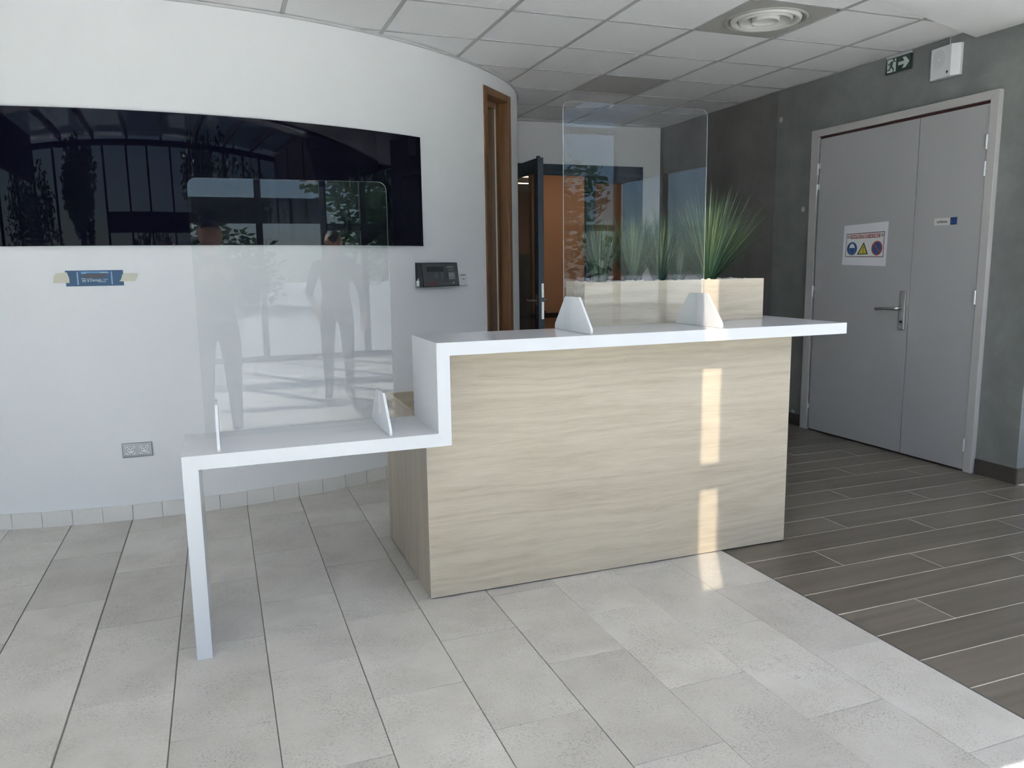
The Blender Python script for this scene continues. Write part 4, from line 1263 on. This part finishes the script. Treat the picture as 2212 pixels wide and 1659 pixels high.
npatch([(0.474, 0.455), (0.490, 0.455), (0.486, 0.355), (0.478, 0.355)], 0.0018, 'exclamation', M['pblk'])
disc(0.482, 0.325, 0.011, 0.0018, 'exclamation', M['pblk'])
disc(0.785, vc, 0.122, 0.0012, 'prohibition_disc', M['pred'])
disc(0.785, vc, 0.098, 0.0015, 'prohibition_disc', M['pblue'])
npatch([(0.700, 0.505), (0.722, 0.528), (0.872, 0.315), (0.850, 0.292)], 0.0018, 'prohibition_bar', M['pred'])

# toilet plate
tl = empty('door_plate', (XD, 3.872, 1.598), label='small metal plate reading toilettes with a blue square', category='sign')
tl_f = rw(XD)
MB(tl_f).box(-3.956, -3.834, 0.0, 0.003, 1.598, 1.645).build('plate', M['alu'], tl)
bs = MB(tl_f).box(-3.834, -3.787, 0.0, 0.003, 1.598, 1.645).build('blue_square', M['dblue'], tl)
v_, f_ = text_geo('toilettes', 1.0, bold=0.02)
wmax = max(a for a, b, c in v_)-min(a for a, b, c in v_)
MB(lambda x, y, z: tl_f(-3.896+x*0.080/wmax, 0.0034, 1.6205+y*0.026)).add(v_, f_).build('lettering', M['pblk'], tl)
for u, w_ in ((-3.822, 0.0055), (-3.800, 0.0055)):
    poly(tl_f, [(u-w_, 1.606), (u+w_, 1.606), (u+w_*0.7, 1.626), (u-w_*0.7, 1.626)], 0.0031, 0.0034).build('pictogram', M['pblue'], bs)
    MB(tl_f).add([(u+0.0035*math.cos(2*math.pi*k/12), 0.0034, 1.632+0.0035*math.sin(2*math.pi*k/12)) for k in range(12)], [tuple(range(12))]).build('pictogram', M['pblue'], bs)

# ================================================================== ENTRANCE SIDE BEHIND THE CAMERA
MB().box(XL-0.12, XL, -1.3, 7.3, 0, ZH).box(XL-0.12, -3.0, 7.2, 7.3, 0, ZH).build('wall_side_left', M['wall'], kind='structure', label='white wall far to the left behind the curved wall')
wl = empty('added_window_6', (XL, -1, 0), kind='structure', label='added unseen glazing left of the camera for light from that side')  # side glazing added to bring light onto the concrete wall and back corner
mls = [-6.0, -4.3, -2.8, -1.3]
for y in mls:
    box('mullion', (XL-0.05, XL+0.05, y-0.04, y+0.04, 0, ZH), M['rear'], wl)
box('bottom_rail', (XL-0.05, XL+0.05, YF, -1.3, 0, 0.08), M['rear'], wl)
box('head_rail', (XL-0.05, XL+0.05, YF, -1.3, 2.9, ZH), M['rear'], wl)
for i in range(len(mls)-1):
    box('pane', (XL-0.004, XL+0.004, mls[i]+0.04, mls[i+1]-0.04, 0.08, 2.9), M['glass'], wl)
wf = empty('window_2', (0, YF, 0), kind='structure', label='glazed entrance front with dark frames behind the camera')
mxs = [-6.0, -4.9, -3.7, -2.5, -1.4, -0.45, 0.64, 1.56, 2.15, 3.3, 4.4, 5.4, 6.5]
for x in mxs:
    box('mullion', (x-0.045, x+0.045, YF-0.06, YF+0.06, 0, ZH), M['rear'], wf)
box('bottom_rail', (XL, XR, YF-0.05, YF+0.05, 0, 0.08), M['rear'], wf)
box('head_rail', (XL, XR, YF-0.05, YF+0.05, ZH-0.1, ZH), M['rear'], wf)
box('lintel', (-2.5, 1.56, YF-0.07, YF+0.07, 2.02, 2.38), M['rear'], wf)
box('transom', (1.56, XR, YF-0.05, YF+0.05, 1.92, 2.02), M['rear'], wf)
box('transom', (XL, -2.5, YF-0.05, YF+0.05, 1.02, 1.10), M['rear'], wf)
for i in range(len(mxs)-1):
    box('pane', (mxs[i]+0.045, mxs[i+1]-0.045, YF-0.004, YF+0.004, 0.08, ZH-0.1), M['glass'], wf)
wg = empty('added_window_3', (XR, -1.4, 0), kind='structure', label='added unseen glazing right of the camera for light from that side')  # side glazing added to light the right part of the floor
mys = [-6.0, -4.5, -3.0, -1.5, 0.0, 1.6, 3.25]
for y in mys:
    box('mullion', (XR-0.05, XR+0.05, y-0.04, y+0.04, 0, ZH), M['rear'], wg)
box('bottom_rail', (XR-0.05, XR+0.05, YF, 3.25, 0, 0.08), M['rear'], wg)
box('head_rail', (XR-0.05, XR+0.05, YF, 3.25, 2.7, ZH), M['rear'], wg)
for i in range(len(mys)-1):
    box('pane', (XR-0.004, XR+0.004, mys[i]+0.04, mys[i+1]-0.04, 0.08, 2.7), M['glass'], wg)
MB().box(-60, 60, -70, 40, -0.30, -0.065).build('ground', M['pave'], kind='structure', label='pale paving outside the glazed entrance')

MB().box(5.92, 6.20, YF+0.010, YF+0.011, 1.42, 1.98).build('window_notice', M['paper'], label='paper notice stuck inside the glazed entrance front, mirrored in the upper screen', category='notice')
def tree(x, y, h, rw_, label, seed, dense=2600, trunk=True):
    rg = random.Random(seed)
    t = empty('tree', (x, y, -0.065), label=label, category='tree', group='trees outside the entrance')
    if trunk:
        MB().cyl((x, y, -0.065), 0.16, (0.04, 0.02, 1), h*0.7, 10, r2=0.07).build('trunk', M['bark'], t)
    mb = MB()
    blobs = [(x+rg.uniform(-0.5, 0.5)*rw_, y+rg.uniform(-0.5, 0.5)*rw_, h*rg.uniform(0.35 if trunk else 0.12, 0.9), rw_*rg.uniform(0.3, 0.55)) for _ in range(13)]
    for k in range(dense):
        bx_, by_, bz_, br = blobs[k % len(blobs)]
        d = Vector((rg.gauss(0, 1), rg.gauss(0, 1), rg.gauss(0, 0.8))).normalized()*br*rg.uniform(0.6, 1.05)
        p = Vector((bx_, by_, bz_))+d
        if p.z < 0.1:
            continue
        a = Vector((rg.uniform(-1, 1), rg.uniform(-1, 1), rg.uniform(-0.4, 0.4))).normalized()*rg.uniform(0.12, 0.26)
        b = a.orthogonal().normalized()*rg.uniform(0.06, 0.12)
        mb.add([tuple(p-a), tuple(p+b), tuple(p+a), tuple(p-b)], [(0, 1, 2, 3)])
    mb.build('crown', M['leaf'], t)
tree(5.2, -17.5, 5.2, 3.2, 'broad leafy tree outside to the right of the entrance doors', 1)
tree(-7.5, -18.0, 6.0, 2.0, 'slender tree outside beyond the left panes', 2)
tree(-1.0, -24.0, 1.9, 4.2, 'rounded hedge tree outside behind the entrance doors', 3, trunk=False)
tree(11.5, -29.0, 3.2, 4.5, 'wide hedge tree outside at the far kerb', 4, trunk=False)
tree(10.5, -20.0, 4.6, 3.6, 'leafy tree outside at the right corner', 5)
tree(-14.0, -22.0, 4.6, 3.6, 'leafy tree outside at the far left', 6)
tree(13.0, -3.0, 4.2, 3.4, 'leafy tree outside the side glazing', 8)

# people behind the camera, seen only as reflections in the acrylic and the black screen
def person(x, y, turn, arms, mats, label):
    """arms: list of (elbow, wrist) offsets in body space for left and right"""
    P = []
    E_ = []
    Rd = []
    def v(px, py, pz, r, par=None):
        c, s = math.cos(turn), math.sin(turn)
        P.append((x+px*c-py*s, y+px*s+py*c, pz))
        Rd.append(r)
        if par is not None:
            E_.append((par, len(P)-1))
        return len(P)-1
    pel = v(0, 0, 0.96, 0.145)
    wai = v(0, 0.0, 1.12, 0.135, pel)
    che = v(0, 0.01, 1.34, 0.150, wai)
    nk = v(0, 0.0, 1.48, 0.062, che)
    n2 = v(0, 0.02, 1.55, 0.055, nk)
    hd = v(0, 0.035, 1.62, 0.085, n2)
    h2 = v(0, 0.03, 1.70, 0.088, hd)
    v(0, 0.02, 1.765, 0.055, h2)
    v(0, 0.125, 1.635, 0.018, hd)                    # nose
    for s in (-1, 1):
        v(s*0.088, 0.02, 1.645, 0.018, hd)           # ears
    for s, (el, wr_) in zip((-1, 1), arms):
        sh = v(s*0.185, 0.0, 1.40, 0.068, che)
        e = v(*el, 0.046, sh)
        w = v(*wr_, 0.031, e)
        d = (Vector(wr_)-Vector(el)).normalized()
        pm = Vector(wr_)+d*0.075
        k = v(*pm, 0.034, w)
        up = Vector((s*1.0, 0, 0.15)) if abs(d.x) < 0.6 else Vector((0, 0, 1))
        up = (up-d*up.dot(d)).normalized()
        for i, (o_, L) in enumerate(((0.026, 0.070), (0.009, 0.082), (-0.009, 0.076), (-0.026, 0.060))):
            a = Vector(pm)+up*o_+d*0.022
            b = a+d*L*0.5
            c = b+d*L*0.35+Vector((0, 0, -0.02))
            i1 = v(*a, 0.010, k)
            i2 = v(*b, 0.009, i1)
            v(*c, 0.008, i2)
        a = Vector(wr_)+d*0.03+up*0.035
        i1 = v(*a, 0.011, k)
        v(*(a+d*0.05+up*0.025), 0.009, i1)
        hp = v(s*0.095, 0, 0.90, 0.098, pel)
        kn = v(s*0.105, 0.015, 0.50, 0.066, hp)
        an = v(s*0.11, -0.02, 0.095, 0.043, kn)
        hl = v(s*0.112, 0.0, 0.05, 0.045, an)
        v(s*0.125, 0.16, 0.042, 0.036, hl)
    me = bpy.data.meshes.new('person')
    org = (x, y, 0)
    me.from_pydata([(a-x, b-y, c) for a, b, c in P], E_, [])
    o = bpy.data.objects.new('person', me)
    COL.objects.link(o)
    o.modifiers.new('skin', 'SKIN')
    for i, sv in enumerate(me.skin_vertices[0].data):
        sv.radius = (Rd[i], Rd[i]*(0.72 if i in (1, 2) else 1.0))
    me.skin_vertices[0].data[0].use_root = True
    sb = o.modifiers.new('sub', 'SUBSURF')
    sb.levels = sb.render_levels = 2
    dg = bpy.context.evaluated_depsgraph_get()
    m2 = bpy.data.meshes.new_from_object(o.evaluated_get(dg))
    bpy.data.objects.remove(o)
    for m in mats:
        m2.materials.append(m)
    wr_pts = []
    c, s = math.cos(turn), math.sin(turn)
    for el, wr_ in arms:
        wr_pts.append(Vector((wr_[0]*c-wr_[1]*s, wr_[0]*s+wr_[1]*c, wr_[2])))
    zmin = min(vt.co.z for vt in m2.vertices)
    for vt in m2.vertices:
        vt.co.z -= zmin
    for pgn in m2.polygons:
        ce = pgn.center
        pgn.use_smooth = True
        if any((ce-w).length < 0.19 and i_hand(ce, w, el_, c, s) for w, el_ in zip(wr_pts, [a_[0] for a_ in arms])):
            k = 2
        elif ce.z > 1.70 or (ce.z > 1.60 and (ce.x*(-s)+ce.y*c) < 0.0 and abs(ce.x*c+ce.y*s) < 0.12):
            k = 3
        elif ce.z > 1.49 and abs(ce.x*c+ce.y*s) < 0.12:
            k = 2
        elif ce.z > 0.95:
            k = 0
        elif ce.z > 0.085:
            k = 1
        else:
            k = 4
        pgn.material_index = k
    ob = bpy.data.objects.new('person', m2)
    COL.objects.link(ob)
    ob.location = org
    tag(ob, label, 'person')
    return ob
def i_hand(ce, w, el, c, s):
    e = Vector((el[0]*c-el[1]*s, el[0]*s+el[1]*c, el[2]))
    return (ce-w).dot((w-e).normalized()) > -0.005
person(-0.02, -0.47, 0.0, [((-0.28, 0.13, 1.16), (-0.08, 0.30, 1.33)), ((0.28, 0.13, 1.16), (0.12, 0.30, 1.33))],
       [M['navycloth'], M['trouser'], M['skin'], M['hair'], M['shoe']], 'person in dark clothes holding up a phone, reflected in the lower screen')
person(1.16, -2.2, 0.15, [((-0.27, 0.05, 1.13), (-0.20, 0.22, 0.98)), ((0.27, 0.02, 1.12), (0.27, 0.14, 0.90))],
       [M['jacket'], M['trouser'], M['skin'], M['hair'], M['shoe']], 'person in a grey top and dark trousers, reflected beside the photographer')
